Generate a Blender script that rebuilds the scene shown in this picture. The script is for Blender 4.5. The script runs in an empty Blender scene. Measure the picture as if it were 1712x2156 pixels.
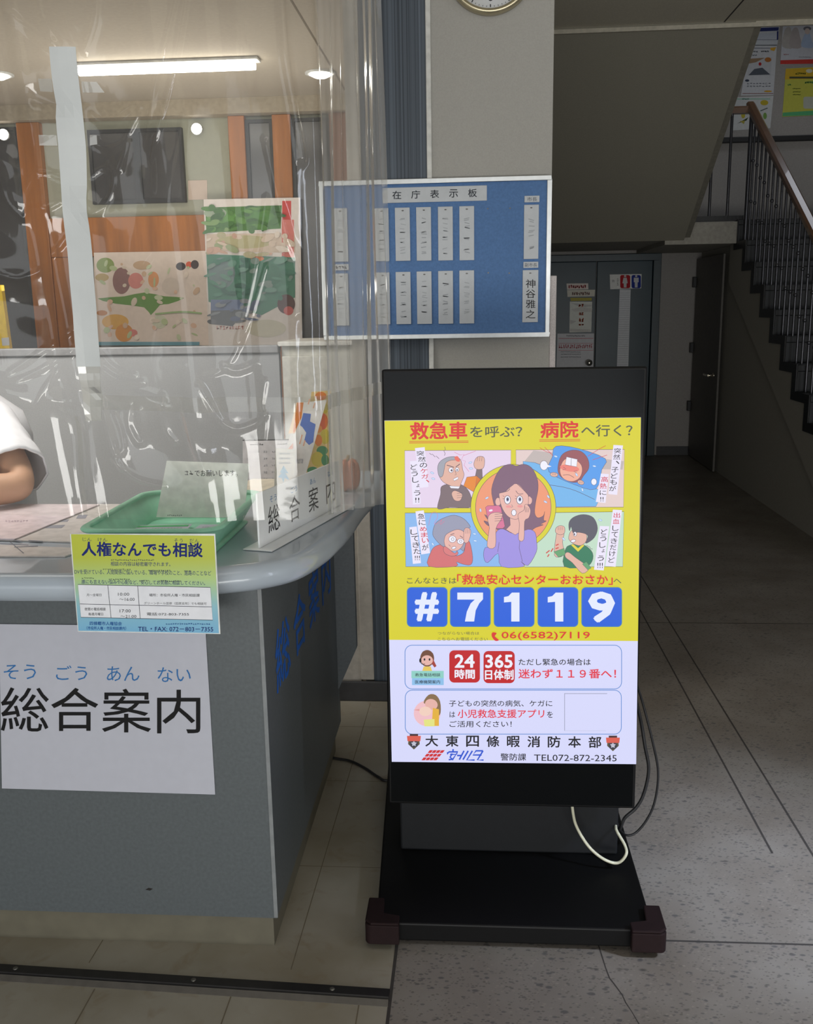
import bpy, math, random
from mathutils import Vector, Matrix
random.seed(7)
scene = bpy.context.scene
COL = scene.collection

# ------------------------------------------------------------------ camera
F_PX, PX, PY = 2000.0, 856.0, 1078.0
YAW, PITCH, ROLL = math.radians(-4.238), math.radians(12.171), math.radians(0.9715)
CAM = Vector((0, 0, 1.4))
fw = Vector((math.sin(YAW)*math.cos(PITCH), math.cos(YAW)*math.cos(PITCH), -math.sin(PITCH)))
r0 = Vector((math.cos(YAW), -math.sin(YAW), 0)); d0 = fw.cross(r0)
RT = math.cos(ROLL)*r0 + math.sin(ROLL)*d0
DN = -math.sin(ROLL)*r0 + math.cos(ROLL)*d0
cd = bpy.data.cameras.new('camera'); cam = bpy.data.objects.new('camera', cd); COL.objects.link(cam)
cd.sensor_fit = 'HORIZONTAL'; cd.sensor_width = 36.0; cd.lens = 36.0*F_PX/1712.0
cd.clip_start = 0.05; cd.clip_end = 100
M = Matrix((RT, -DN, -fw)).transposed().to_4x4(); M.translation = CAM
cam.matrix_world = M
scene.camera = cam
def ray(x, y): return (x-PX)/F_PX*RT + (y-PY)/F_PX*DN + fw
def at(x, y, Y):                       # point of the plane at depth Y
    v = ray(x, y); return CAM + v*(Y/v.y)
def atz(x, y, z):
    v = ray(x, y); return CAM + v*((z-CAM.z)/v.z)
def atx(x, y, X):
    v = ray(x, y); return CAM + v*(X/v.x)

# ------------------------------------------------------------------ light, world, exposure
scene.view_settings.view_transform = 'Standard'; scene.view_settings.look = 'None'
scene.view_settings.gamma = 1.0; scene.view_settings.exposure = 0.0
w = bpy.data.worlds.new('world'); scene.world = w; w.use_nodes = True
bg = w.node_tree.nodes['Background']; bg.inputs[0].default_value = (0.80, 0.88, 1.0, 1); bg.inputs[1].default_value = 0.10
def area(name, loc, target, sx, sy, power, color, spread=180):
    l = bpy.data.lights.new(name, 'AREA'); l.shape = 'RECTANGLE'; l.size = sx; l.size_y = sy
    l.energy = power; l.color = color; l.spread = math.radians(spread)
    o = bpy.data.objects.new(name, l); COL.objects.link(o); o.location = loc
    o.rotation_euler = (Vector(target)-Vector(loc)).to_track_quat('-Z', 'Y').to_euler()
    return o
area('entrance_daylight', (-1.6, -4.6, 1.9), (-0.6, 3.0, 1.5), 6.5, 2.4, 84, (0.93, 0.97, 1.0))
area('entrance_bounce_fill', (1.0, -3.6, 0.25), (0.9, 5.0, 3.0), 5.0, 1.0, 205, (1.0, 0.99, 0.96))  # added upward fill for ceiling and soffit, standing for ground bounce
area('lobby_overhead_fill', (-0.3, 1.1, 2.93), (-0.2, 1.7, 0), 1.2, 1.2, 8, (1.0, 0.97, 0.92))  # unseen overhead fill added to the lobby, not a ceiling lamp
area('office_ceiling_light', (-1.75, 2.75, 2.46), (-1.75, 3.7, 0.6), 1.3, 1.4, 46, (1.0, 0.97, 0.92), 125)
area('office_upward_fill', (-1.5, 4.5, 1.5), (-1.5, 4.4, 2.6), 1.6, 0.8, 12, (1.0, 0.97, 0.92))  # added fill that brightens the office ceiling, no fixture there
area('stairwell_window_daylight', (3.35, 7.6, 4.3), (1.2, 5.0, 1.0), 1.4, 1.4, 15, (0.86, 0.91, 1.0))
area('side_streak_light', (4.2, -0.5, 1.75), (-0.4, 1.9, 1.7), 0.3, 2.2, 20, (0.80, 0.87, 1.0))  # added narrow light for streaks on the curtain folds, no window there
area('floor_spot_light', (2.9, 0.9, 2.9), (0.74, 2.12, 0), 0.4, 0.4, 5.5, (0.70, 0.80, 1.0), 24)  # added narrow beam making the bright floor spot, no window there

# ------------------------------------------------------------------ materials
def lin(c): return c/12.92 if c <= 0.04045 else ((c+0.055)/1.055)**2.4
def rgb(r, g, b): return (lin(r/255), lin(g/255), lin(b/255), 1)
MATS = {}
def mat(name, c, rough=0.6, metal=0.0, noise=0.06, scale=40.0, bump=0.0, spec=0.5, coat=0.0, stretch=None):
    if name in MATS: return MATS[name]
    m = bpy.data.materials.new(name); m.use_nodes = True; nt = m.node_tree; b = nt.nodes['Principled BSDF']
    b.inputs['Roughness'].default_value = rough; b.inputs['Metallic'].default_value = metal
    b.inputs['Specular IOR Level'].default_value = spec; b.inputs['Coat Weight'].default_value = coat
    tc = nt.nodes.new('ShaderNodeTexCoord'); mp = nt.nodes.new('ShaderNodeMapping')
    nt.links.new(tc.outputs['Object'], mp.inputs['Vector'])
    if stretch: mp.inputs['Scale'].default_value = stretch
    n = nt.nodes.new('ShaderNodeTexNoise'); n.inputs['Scale'].default_value = scale; n.inputs['Detail'].default_value = 4
    nt.links.new(mp.outputs['Vector'], n.inputs['Vector'])
    col = rgb(*c); rp = nt.nodes.new('ShaderNodeValToRGB')
    rp.color_ramp.elements[0].position = 0.3; rp.color_ramp.elements[1].position = 0.7
    rp.color_ramp.elements[0].color = tuple(x*(1-noise*2) for x in col[:3])+(1,)
    rp.color_ramp.elements[1].color = tuple(min(1, x*(1+noise*2)) for x in col[:3])+(1,)
    nt.links.new(n.outputs['Fac'], rp.inputs['Fac']); nt.links.new(rp.outputs['Color'], b.inputs['Base Color'])
    if bump:
        bp = nt.nodes.new('ShaderNodeBump'); bp.inputs['Strength'].default_value = bump; bp.inputs['Distance'].default_value = 0.004
        nt.links.new(n.outputs['Fac'], bp.inputs['Height']); nt.links.new(bp.outputs['Normal'], b.inputs['Normal'])
    MATS[name] = m; return m
def ink(c, rough=0.7):
    return mat('ink_%d_%d_%d' % c, c, rough, noise=0.02, spec=0.3)
def glow(c, s=1.0):                    # lit pixels of the screen, lamps
    k = 'lit_%d_%d_%d_%s' % (*c, s)
    if k in MATS: return MATS[k]
    m = bpy.data.materials.new(k); m.use_nodes = True; nt = m.node_tree; b = nt.nodes['Principled BSDF']
    b.inputs['Base Color'].default_value = (0.01, 0.01, 0.01, 1); b.inputs['Roughness'].default_value = 0.35
    b.inputs['Specular IOR Level'].default_value = 0.2
    b.inputs['Emission Color'].default_value = rgb(*c); b.inputs['Emission Strength'].default_value = s
    MATS[k] = m; return m
def floor_mat(name, base, dark, light, speck):
    m = bpy.data.materials.new(name); m.use_nodes = True; nt = m.node_tree; b = nt.nodes['Principled BSDF']
    L = nt.links.new
    tc = nt.nodes.new('ShaderNodeTexCoord')
    n = nt.nodes.new('ShaderNodeTexNoise'); n.inputs['Scale'].default_value = 4.0; n.inputs['Detail'].default_value = 6
    L(tc.outputs['Object'], n.inputs['Vector'])
    r = nt.nodes.new('ShaderNodeValToRGB'); r.color_ramp.elements[0].position = 0.32; r.color_ramp.elements[1].position = 0.7
    r.color_ramp.elements[0].color = rgb(*dark); r.color_ramp.elements[1].color = rgb(*base); L(n.outputs['Fac'], r.inputs['Fac'])
    out = r.outputs['Color']
    if speck:
        for sc, th, c in ((62, 0.46, (70, 69, 72)), (110, 0.56, (84, 80, 80)), (190, 0.60, (90, 84, 78)), (30, 0.26, (52, 50, 50)), (140, 0.5, (142, 134, 124))):
            mp = nt.nodes.new('ShaderNodeMapping'); mp.inputs['Location'].default_value = (sc, sc*2, 0); mp.inputs['Scale'].default_value = (0.72, 1.3, 1)
            mp.inputs['Rotation'].default_value = (0, 0, 0.35)
            L(tc.outputs['Object'], mp.inputs['Vector'])
            v = nt.nodes.new('ShaderNodeTexVoronoi'); v.inputs['Scale'].default_value = sc; L(mp.outputs['Vector'], v.inputs['Vector'])
            wn = nt.nodes.new('ShaderNodeSeparateColor'); L(v.outputs['Color'], wn.inputs['Color'])
            th2 = nt.nodes.new('ShaderNodeMath'); th2.operation = 'MULTIPLY_ADD'; th2.inputs[1].default_value = th*2.2; th2.inputs[2].default_value = -th*1.2
            L(wn.outputs['Red'], th2.inputs[0])
            df = nt.nodes.new('ShaderNodeMath'); df.operation = 'SUBTRACT'; L(th2.outputs[0], df.inputs[0]); L(v.outputs['Distance'], df.inputs[1])
            sm = nt.nodes.new('ShaderNodeMapRange'); sm.inputs[1].default_value = 0.0; sm.inputs[2].default_value = 0.16; sm.inputs[4].default_value = 0.7; L(df.outputs[0], sm.inputs[0])
            mx = nt.nodes.new('ShaderNodeMix'); mx.data_type = 'RGBA'; L(sm.outputs[0], mx.inputs['Factor'])
            L(out, mx.inputs[6]); mx.inputs[7].default_value = rgb(*c); out = mx.outputs[2]
    else:
        n3 = nt.nodes.new('ShaderNodeTexNoise'); n3.inputs['Scale'].default_value = 13; n3.inputs['Detail'].default_value = 8; n3.inputs['Distortion'].default_value = 1.2; L(tc.outputs['Object'], n3.inputs['Vector'])
        sm = nt.nodes.new('ShaderNodeMapRange'); sm.inputs[1].default_value = 0.56; sm.inputs[2].default_value = 0.74; sm.inputs[4].default_value = 0.45; L(n3.outputs['Fac'], sm.inputs[0])
        mx = nt.nodes.new('ShaderNodeMix'); mx.data_type = 'RGBA'; L(sm.outputs[0], mx.inputs['Factor']); L(out, mx.inputs[6]); mx.inputs[7].default_value = rgb(126, 108, 80); out = mx.outputs[2]
    L(out, b.inputs['Base Color'])
    n2 = nt.nodes.new('ShaderNodeTexNoise'); n2.inputs['Scale'].default_value = 9; L(tc.outputs['Object'], n2.inputs['Vector'])
    mr = nt.nodes.new('ShaderNodeMapRange'); mr.inputs[3].default_value = 0.36; mr.inputs[4].default_value = 0.52
    L(n2.outputs['Fac'], mr.inputs[0]); L(mr.outputs[0], b.inputs['Roughness']); b.inputs['Specular IOR Level'].default_value = 0.4
    MATS[name] = m; return m
def ramp_mat(name, axis, z0, z1, stops, rough=0.4):   # printed colour gradient on a sheet
    m = bpy.data.materials.new(name); m.use_nodes = True; nt = m.node_tree; b = nt.nodes['Principled BSDF']
    tc = nt.nodes.new('ShaderNodeTexCoord'); sp = nt.nodes.new('ShaderNodeSeparateXYZ'); nt.links.new(tc.outputs['Object'], sp.inputs[0])
    mr = nt.nodes.new('ShaderNodeMapRange'); mr.inputs[1].default_value = z0; mr.inputs[2].default_value = z1
    nt.links.new(sp.outputs[axis], mr.inputs[0]); r = nt.nodes.new('ShaderNodeValToRGB'); nt.links.new(mr.outputs[0], r.inputs[0])
    while len(r.color_ramp.elements) < len(stops): r.color_ramp.elements.new(0.5)
    for e, (p, c) in zip(r.color_ramp.elements, stops): e.position = p; e.color = rgb(*c)
    nt.links.new(r.outputs[0], b.inputs['Base Color']); b.inputs['Roughness'].default_value = rough
    MATS[name] = m; return m
def stripe_mat():
    m = bpy.data.materials.new('striped_wallcovering'); m.use_nodes = True; nt = m.node_tree; b = nt.nodes['Principled BSDF']
    tc = nt.nodes.new('ShaderNodeTexCoord'); mp = nt.nodes.new('ShaderNodeMapping'); mp.inputs['Scale'].default_value = (170, 1, 0.25)
    nt.links.new(tc.outputs['Object'], mp.inputs[0]); n = nt.nodes.new('ShaderNodeTexNoise'); n.inputs['Scale'].default_value = 1.0; n.inputs['Detail'].default_value = 3
    nt.links.new(mp.outputs[0], n.inputs['Vector']); r = nt.nodes.new('ShaderNodeValToRGB')
    r.color_ramp.elements[0].position = 0.35; r.color_ramp.elements[1].position = 0.72
    r.color_ramp.elements[0].color = rgb(46, 54, 63); r.color_ramp.elements[1].color = rgb(94, 104, 116)
    nt.links.new(n.outputs['Fac'], r.inputs[0]); nt.links.new(r.outputs[0], b.inputs['Base Color']); b.inputs['Roughness'].default_value = 0.6
    bp = nt.nodes.new('ShaderNodeBump'); bp.inputs['Strength'].default_value = 0.3; bp.inputs['Distance'].default_value = 0.002
    nt.links.new(n.outputs['Fac'], bp.inputs['Height']); nt.links.new(bp.outputs[0], b.inputs['Normal'])
    return m
def vinyl_mat(name, milk=0.05, tint=(0.97, 0.97, 0.95), bump=0.12, rough=0.05, gloss=1.0):
    m = bpy.data.materials.new(name); m.use_nodes = True; nt = m.node_tree; nt.nodes.clear(); L = nt.links.new
    o = nt.nodes.new('ShaderNodeOutputMaterial'); tr = nt.nodes.new('ShaderNodeBsdfTransparent'); tr.inputs[0].default_value = (*tint, 1)
    gl = nt.nodes.new('ShaderNodeBsdfGlossy'); gl.inputs['Roughness'].default_value = rough; gl.inputs['Color'].default_value = (1, 1, 1, 1)
    df = nt.nodes.new('ShaderNodeBsdfDiffuse'); df.inputs[0].default_value = (0.85, 0.85, 0.83, 1)
    tl = nt.nodes.new('ShaderNodeBsdfTranslucent'); tl.inputs[0].default_value = (0.85, 0.85, 0.83, 1)
    tc = nt.nodes.new('ShaderNodeTexCoord'); mp = nt.nodes.new('ShaderNodeMapping'); mp.inputs['Scale'].default_value = (7, 7, 3.2)
    L(tc.outputs['Object'], mp.inputs[0]); n = nt.nodes.new('ShaderNodeTexNoise'); n.inputs['Scale'].default_value = 1.6; n.inputs['Detail'].default_value = 3
    n.inputs['Distortion'].default_value = 0.8
    L(mp.outputs[0], n.inputs['Vector']); bp = nt.nodes.new('ShaderNodeBump'); bp.inputs['Strength'].default_value = bump; bp.inputs['Distance'].default_value = 0.02
    L(n.outputs['Fac'], bp.inputs['Height']); L(bp.outputs[0], gl.inputs['Normal'])
    fr = nt.nodes.new('ShaderNodeFresnel'); fr.inputs['IOR'].default_value = 1.52; L(bp.outputs[0], fr.inputs['Normal'])
    a = nt.nodes.new('ShaderNodeMixShader'); a.inputs[0].default_value = 0.5; L(df.outputs[0], a.inputs[1]); L(tl.outputs[0], a.inputs[2])
    b = nt.nodes.new('ShaderNodeMixShader'); b.inputs[0].default_value = milk; L(tr.outputs[0], b.inputs[1]); L(a.outputs[0], b.inputs[2])
    ml = nt.nodes.new('ShaderNodeMath'); ml.operation = 'MULTIPLY'; ml.inputs[1].default_value = gloss; ml.use_clamp = True; L(fr.outputs[0], ml.inputs[0])
    c = nt.nodes.new('ShaderNodeMixShader'); L(ml.outputs[0], c.inputs[0]); L(b.outputs[0], c.inputs[1]); L(gl.outputs[0], c.inputs[2])
    L(c.outputs[0], o.inputs[0]); MATS[name] = m; return m

# ------------------------------------------------------------------ mesh building
class MB:
    """collects faces in world coordinates; every face knows its material; build() links ONE object"""
    def __init__(s): s.v = []; s.f = []; s.m = []; s.mats = []; s.sm = []
    def mi(s, m):
        if m not in s.mats: s.mats.append(m)
        return s.mats.index(m)
    def add(s, vs, fs, m, smooth=False):
        k = len(s.v); s.v += [Vector(p) for p in vs]; i = s.mi(m)
        for f in fs: s.f.append([k+j for j in f]); s.m.append(i); s.sm.append(smooth)
        return s
    def box(s, a, b, m):
        (x0, y0, z0), (x1, y1, z1) = a, b
        return s.add([(x0,y0,z0),(x1,y0,z0),(x1,y1,z0),(x0,y1,z0),(x0,y0,z1),(x1,y0,z1),(x1,y1,z1),(x0,y1,z1)],
            [(3,2,1,0),(4,5,6,7),(0,1,5,4),(1,2,6,5),(2,3,7,6),(3,0,4,7)], m)
    def obox(s, fr, u0, v0, n0, u1, v1, n1, m):
        P = [fr.p(u, v, n) for n in (n0, n1) for (u, v) in ((u0,v0),(u1,v0),(u1,v1),(u0,v1))]
        return s.add(P, [(3,2,1,0),(4,5,6,7),(0,1,5,4),(1,2,6,5),(2,3,7,6),(3,0,4,7)], m)
    def prism(s, pts, ext, m, smooth=False):
        n = len(pts); ext = Vector(ext); P = [Vector(p) for p in pts]
        s.add(P+[p+ext for p in P], [list(range(n))[::-1], list(range(n, 2*n))], m)
        return s.add(P+[p+ext for p in P], [(i, (i+1) % n, n+(i+1) % n, n+i) for i in range(n)], m, smooth)
    def loft(s, rings, m, cap=True, smooth=True, closed=True):
        n = len(rings[0]); V = [p for r in rings for p in r]; Fs = []
        for i in range(len(rings)-1):
            for j in range(n if closed else n-1):
                Fs.append((i*n+j, i*n+(j+1) % n, (i+1)*n+(j+1) % n, (i+1)*n+j))
        s.add(V, Fs, m, smooth)
        if cap: s.add(rings[0], [list(range(n))[::-1]], m); s.add(rings[-1], [list(range(n))], m)
        return s
    def tube(s, pts, r, m, n=10, cap=True):
        P = [Vector(p) for p in pts]; R = r if isinstance(r, (list, tuple)) else [r]*len(P)
        T = [(P[min(i+1, len(P)-1)]-P[max(i-1, 0)]).normalized() for i in range(len(P))]
        a = T[0].orthogonal().normalized(); rings = []
        for p, t, rr in zip(P, T, R):
            a = (a-t*a.dot(t)); a = a.normalized() if a.length > 1e-6 else t.orthogonal().normalized(); b = t.cross(a)
            rings.append([p+rr*(math.cos(2*math.pi*k/n)*a+math.sin(2*math.pi*k/n)*b) for k in range(n)])
        return s.loft(rings, m, cap)
    def lathe(s, c, axis, prof, m, n=40):
        ax = Vector(axis).normalized(); a = ax.orthogonal().normalized(); b = ax.cross(a); c = Vector(c)
        return s.loft([[c+ax*h+r*(math.cos(2*math.pi*k/n)*a+math.sin(2*math.pi*k/n)*b) for k in range(n)] for r, h in prof], m)
    def build(s, name, parent=None, base=None, bevel=0, solid=0):
        b = BASE[parent.name] if parent is not None else (Vector(base) if base is not None else s.bottom())
        me = bpy.data.meshes.new(name); me.from_pydata([v-b for v in s.v], [], s.f)
        for m in s.mats: me.materials.append(m)
        me.polygons.foreach_set('material_index', s.m); me.polygons.foreach_set('use_smooth', s.sm); me.update()
        o = bpy.data.objects.new(name, me); COL.objects.link(o)
        if parent is not None: o.parent = parent
        else: o.location = b
        BASE[o.name] = b
        if solid: md = o.modifiers.new('solid', 'SOLIDIFY'); md.thickness = solid
        if bevel:
            md = o.modifiers.new('bevel', 'BEVEL'); md.width = bevel; md.segments = 2; md.limit_method = 'ANGLE'; md.angle_limit = math.radians(50)
            wd = o.modifiers.new('weld', 'WELD'); wd.merge_threshold = 0.00005
            o.modifiers.move(1, 0)
        return o
    def bottom(s):
        xs = [v.x for v in s.v]; ys = [v.y for v in s.v]; zs = [v.z for v in s.v]
        return Vector(((min(xs)+max(xs))/2, (min(ys)+max(ys))/2, min(zs)))
BASE = {}
def tag(o, label, cat, group=None, kind=None):
    o['label'] = label; o['category'] = cat
    if group: o['group'] = group
    if kind: o['kind'] = kind
    return o
def thing(name, loc, label, cat, group=None):
    o = bpy.data.objects.new(name, None); COL.objects.link(o); o.location = loc; o.empty_display_size = 0.05
    BASE[o.name] = Vector(loc); return tag(o, label, cat, group)
def struct(o, label=None):
    o['kind'] = 'structure'
    if label: o['label'] = label
    return o
def spline(pts, n=8, closed=False):
    P = [Vector(p) for p in pts]; N = len(P); out = []
    for i in range(N if closed else N-1):
        if closed: p0, p1, p2, p3 = P[(i-1) % N], P[i], P[(i+1) % N], P[(i+2) % N]
        else: p0, p1, p2, p3 = P[max(i-1, 0)], P[i], P[i+1], P[min(i+2, N-1)]
        for k in range(n):
            t = k/n
            out.append(0.5*((2*p1)+(p2-p0)*t+(2*p0-5*p1+4*p2-p3)*t*t+(3*p1-p0-3*p2+p3)*t**3))
    if not closed: out.append(P[-1])
    return out

# ------------------------------------------------------------------ flat printed surfaces
class Frame:                           # a real plane in the room: origin, across, up, towards the viewer
    def __init__(s, o, u, v):
        s.o = Vector(o); s.u = Vector(u).normalized(); v = Vector(v); s.v = (v-s.u*v.dot(s.u)).normalized(); s.n = s.u.cross(s.v)
    def p(s, u, v, n=0): return s.o+s.u*u+s.v*v+s.n*n
    def px(s, x, y):
        d = ray(x, y); t = (s.o-CAM).dot(s.n)/d.dot(s.n); q = CAM+d*t-s.o; return (q.dot(s.u), q.dot(s.v))
    def box(s, x0, y0, x1, y1):        # pixel rectangle -> u0,v0,u1,v1
        a = [s.px(x0, y0), s.px(x1, y0), s.px(x1, y1), s.px(x0, y1)]
        return ((a[0][0]+a[3][0])/2, (a[2][1]+a[3][1])/2, (a[1][0]+a[2][0])/2, (a[0][1]+a[1][1])/2)
TXT = {}
def glyphs(body, bold=0.0):
    k = (body, bold)
    if k not in TXT:
        c = bpy.data.curves.new('lettering', 'FONT'); c.body = body; c.resolution_u = 2; c.offset = bold; c.fill_mode = 'FRONT'
        o = bpy.data.objects.new('lettering', c); COL.objects.link(o)
        bpy.context.view_layer.update()
        me = bpy.data.meshes.new_from_object(o.evaluated_get(bpy.context.evaluated_depsgraph_get()))
        V = [(v.co.x, v.co.y) for v in me.vertices]; Fs = [tuple(p.vertices) for p in me.polygons]
        bpy.data.objects.remove(o); bpy.data.curves.remove(c); bpy.data.meshes.remove(me)
        x0 = min(p[0] for p in V); x1 = max(p[0] for p in V); y0 = min(p[1] for p in V); y1 = max(p[1] for p in V)
        TXT[k] = ([((p[0]-x0)/(x1-x0), (p[1]-y0)/(y1-y0)) for p in V], Fs)
    return TXT[k]
class Art:
    """flat print on a frame: fx maps drawing coordinates to local u,v; layers stack outwards by a hair"""
    def __init__(s, fr, ox=0, oy=0, sc=1.0, n0=0.0004, dn=0.00002, px=True):
        s.fr = fr; s.ox, s.oy, s.sc = ox, oy, sc; s.n = n0; s.dn = dn; s.mb = MB(); s.px = px; s.hold = False
    def at(s, ox, oy, sc): s.ox, s.oy, s.sc = ox, oy, sc; return s
    def uv(s, x, y): return s.fr.px(s.ox+x/s.sc, s.oy+y/s.sc) if s.px else (s.ox+x*s.sc, s.oy+y*s.sc)
    def new(s):                        # start a fresh mesh on the next layer
        s.mb = MB(); return s
    def raw(s, pts, faces, m):
        if not s.hold: s.n += s.dn
        P = [s.fr.p(*s.uv(x, y), s.n) for x, y in pts]; fl = list(faces)
        s.mb.add(P, fl, m)
        # face the viewer
        k = len(s.mb.f)-len(fl)
        for i in range(k, len(s.mb.f)):
            f = s.mb.f[i]; nn = Vector((0, 0, 0))
            for j in range(len(f)):
                p, q = s.mb.v[f[j]], s.mb.v[f[(j+1) % len(f)]]; nn += (p-s.fr.o).cross(q-s.fr.o)
            if nn.dot(s.fr.n) < 0: s.mb.f[i] = f[::-1]
    def poly(s, pts, m, smooth=0, line=None, lw=2.5):
        if smooth: pts = [(p.x, p.y) for p in spline([(x, y, 0) for x, y in pts], smooth, True)]
        from mathutils.geometry import tessellate_polygon
        s.raw(pts, [tuple(t) for t in tessellate_polygon([[Vector((x, y, 0)) for x, y in pts]])], m)
        if line: s.stroke(pts, lw, line, closed=True)
    def rect(s, x0, y0, x1, y1, m, **k): s.poly([(x0, y0), (x1, y0), (x1, y1), (x0, y1)], m, **k)
    def rrect(s, x0, y0, x1, y1, r, m=None, line=None, lw=2.5):
        pts = []
        for cx, cy, a in ((x1-r, y0+r, -90), (x1-r, y1-r, 0), (x0+r, y1-r, 90), (x0+r, y0+r, 180)):
            for k in range(7): t = math.radians(a+15*k); pts.append((cx+r*math.cos(t), cy+r*math.sin(t)))
        if m: s.poly(pts, m)
        if line: s.stroke(pts, lw, line, closed=True)
    def ell(s, cx, cy, rx, ry, m, rot=0, line=None, lw=2.5, n=32):
        c, q = math.cos(rot), math.sin(rot); pts = []
        for k in range(n):
            x, y = rx*math.cos(2*math.pi*k/n), ry*math.sin(2*math.pi*k/n); pts.append((cx+x*c-y*q, cy+x*q+y*c))
        if m: s.poly(pts, m)
        if line: s.stroke(pts, lw, line, closed=True)
    def stroke(s, pts, wd, m, closed=False, smooth=0):
        if smooth: pts = [(p.x, p.y) for p in spline([(x, y, 0) for x, y in pts], smooth, closed)]
        n = len(pts); V = []; Fs = []
        for i, (x, y) in enumerate(pts):
            a = pts[(i-1) % n] if closed or i else pts[i]; b = pts[(i+1) % n] if closed or i < n-1 else pts[i]
            dx, dy = b[0]-a[0], b[1]-a[1]; l = math.hypot(dx, dy) or 1
            V += [(x-dy/l*wd/2, y+dx/l*wd/2), (x+dy/l*wd/2, y-dx/l*wd/2)]
        for i in range(n if closed else n-1):
            j = (i+1) % n; Fs.append((2*i, 2*j, 2*j+1, 2*i+1))
        s.raw(V, Fs, m)
    def text(s, body, x0, y0, x1, y1, m, bold=0.0, slope=0.0):
        V, Fs = glyphs(body); k = min(abs(y0-y1), abs(x1-x0)/max(1, len(body))); b = max(0.0, bold)*k; N = len(V)
        offs = [(0, 0)] if b <= 0 else [(b*math.cos(a*math.pi/3), b*math.sin(a*math.pi/3)) for a in range(6)]+[(0, 0)]
        w = (x1-x0); h = (y0-y1)
        sx = (abs(w)-2*b)/abs(w); sy = (abs(h)-2*b)/abs(h)
        for q, (ox, oy) in enumerate(offs):
            dn = s.dn; s.dn = dn if q == 0 else 3e-6
            s.raw([(x0+w*.5+(u-.5)*w*sx+ox, y1+h*.5+(v-.5)*h*sy+slope*u+oy) for u, v in V], Fs, m); s.dn = dn
    def vtext(s, body, x0, y0, x1, y1, m, bold=0.0, lean=0.0):   # one character under the other
        n = len(body); h = (y1-y0)/n
        for i, ch in enumerate(body):
            if ch == ' ': continue
            k = 0.08*h; sx = lean*i/max(1, n-1); small = ch in '、。ょっ'
            a, b = (x0+(x1-x0)*0.5, x1) if small else (x0, x1)
            if ch == '一' or ch == 'ー': s.stroke([((a+b)/2+sx, y0+i*h+k), ((a+b)/2+sx, y0+(i+1)*h-k)], (b-a)*0.16, m); continue
            s.text(ch, a+sx, y0+i*h+k, b+sx, y0+(i+1)*h-k if not small else y0+i*h+h*0.62, m, bold)
    def scribble(s, x0, y0, x1, y1, m, n=10, lw=1.0, vertical=False):   # print too small to read
        s.n += s.dn; s.hold = True
        for k in range(n):
            if vertical:
                y = y0+(y1-y0)*(k+0.5)/n; hh = (y1-y0)/n*0.34
                for q in range(3):
                    yy = y+random.uniform(-hh, hh); a = random.uniform(0, .25); b = random.uniform(.75, 1)
                    s.stroke([(x0+(x1-x0)*a, yy), (x0+(x1-x0)*b, yy+random.uniform(-hh, hh)*.4)], lw, m)
            else:
                x = x0+(x1-x0)*(k+0.5)/n; ww = (x1-x0)/n*0.36; h = y1-y0
                for q in range(2):
                    yy = y0+h*random.uniform(.1, .9); s.stroke([(x-ww, yy), (x+ww, yy+h*random.uniform(-.1, .1))], lw, m)
                s.stroke([(x+random.uniform(-ww, ww), y0+h*.1), (x+random.uniform(-ww, ww), y1-h*.1)], lw, m)
        s.hold = False
    def build(s, name, parent): return s.mb.build(name, parent)

# ================================================================== STRUCTURE
W = 3.24                               # plane of the lobby's inner wall
XB = -0.177                            # seam between vinyl tiles and terrazzo
M_terr = floor_mat('terrazzo', (138, 132, 125), (118, 110, 101), (176, 170, 160), True)
M_vin = floor_mat('vinyl_tile', (162, 157, 144), (140, 132, 114), (0, 0, 0), False)
M_joint = mat('floor_joint', (62, 58, 55), 0.8)
M_beige = mat('beige_plaster', (164, 162, 156), 0.85, noise=0.02, scale=220, bump=0.25)
M_wallgrey = mat('grey_plaster', (150, 146, 140), 0.85, noise=0.03, scale=120, bump=0.2)
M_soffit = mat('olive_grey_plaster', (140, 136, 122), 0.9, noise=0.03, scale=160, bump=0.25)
M_ceil = mat('ceiling_board', (206, 200, 182), 0.9, noise=0.04, scale=150, bump=0.2)
M_dark = mat('dark_rubber', (40, 40, 42), 0.55)
M_whitetrim = mat('white_metal_trim', (205, 205, 200), 0.45)
M_black = mat('black_paint', (24, 24, 26), 0.45)

f = MB()
f.add([(XB, -6, 0), (4.6, -6, 0), (4.6, 9.2, 0), (XB, 9.2, 0)], [(0, 1, 2, 3)], M_terr)
f.add([(-4.2, -6, 0), (XB, -6, 0), (XB, 9.2, 0), (-4.2, 9.2, 0)], [(0, 1, 2, 3)], M_vin)
f.box((-4.2, -6, -0.1), (4.6, 9.2, -0.01), M_dark)
M_joint2 = mat('tile_seam', (112, 102, 84), 0.8)
def joint(pts, wd, m_=M_joint):
    V = []; Fs = []
    for i, (x, y) in enumerate(pts):
        a = Vector(pts[max(i-1, 0)]); b = Vector(pts[min(i+1, len(pts)-1)]); t = (b-a).normalized(); k = wd[i] if isinstance(wd, list) else wd
        V += [(x-t.y*k/2, y+t.x*k/2, .0004), (x+t.y*k/2, y-t.x*k/2, .0004)]
    for i in range(len(pts)-1): Fs.append((2*i+1, 2*i+3, 2*i+2, 2*i))
    f.add(V, Fs, m_)
joint([(XB, 0.5), (XB, 3.2)], .007)
joint([(0.868, 0.8), (0.868, 8.7)], .006); joint([(0.767, 2.28), (0.767, 8.7)], .006)
joint([(XB, 4.12), (2.0, 4.12)], .006); joint([(XB, 1.914), (1.9, 1.922)], .006)
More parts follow.
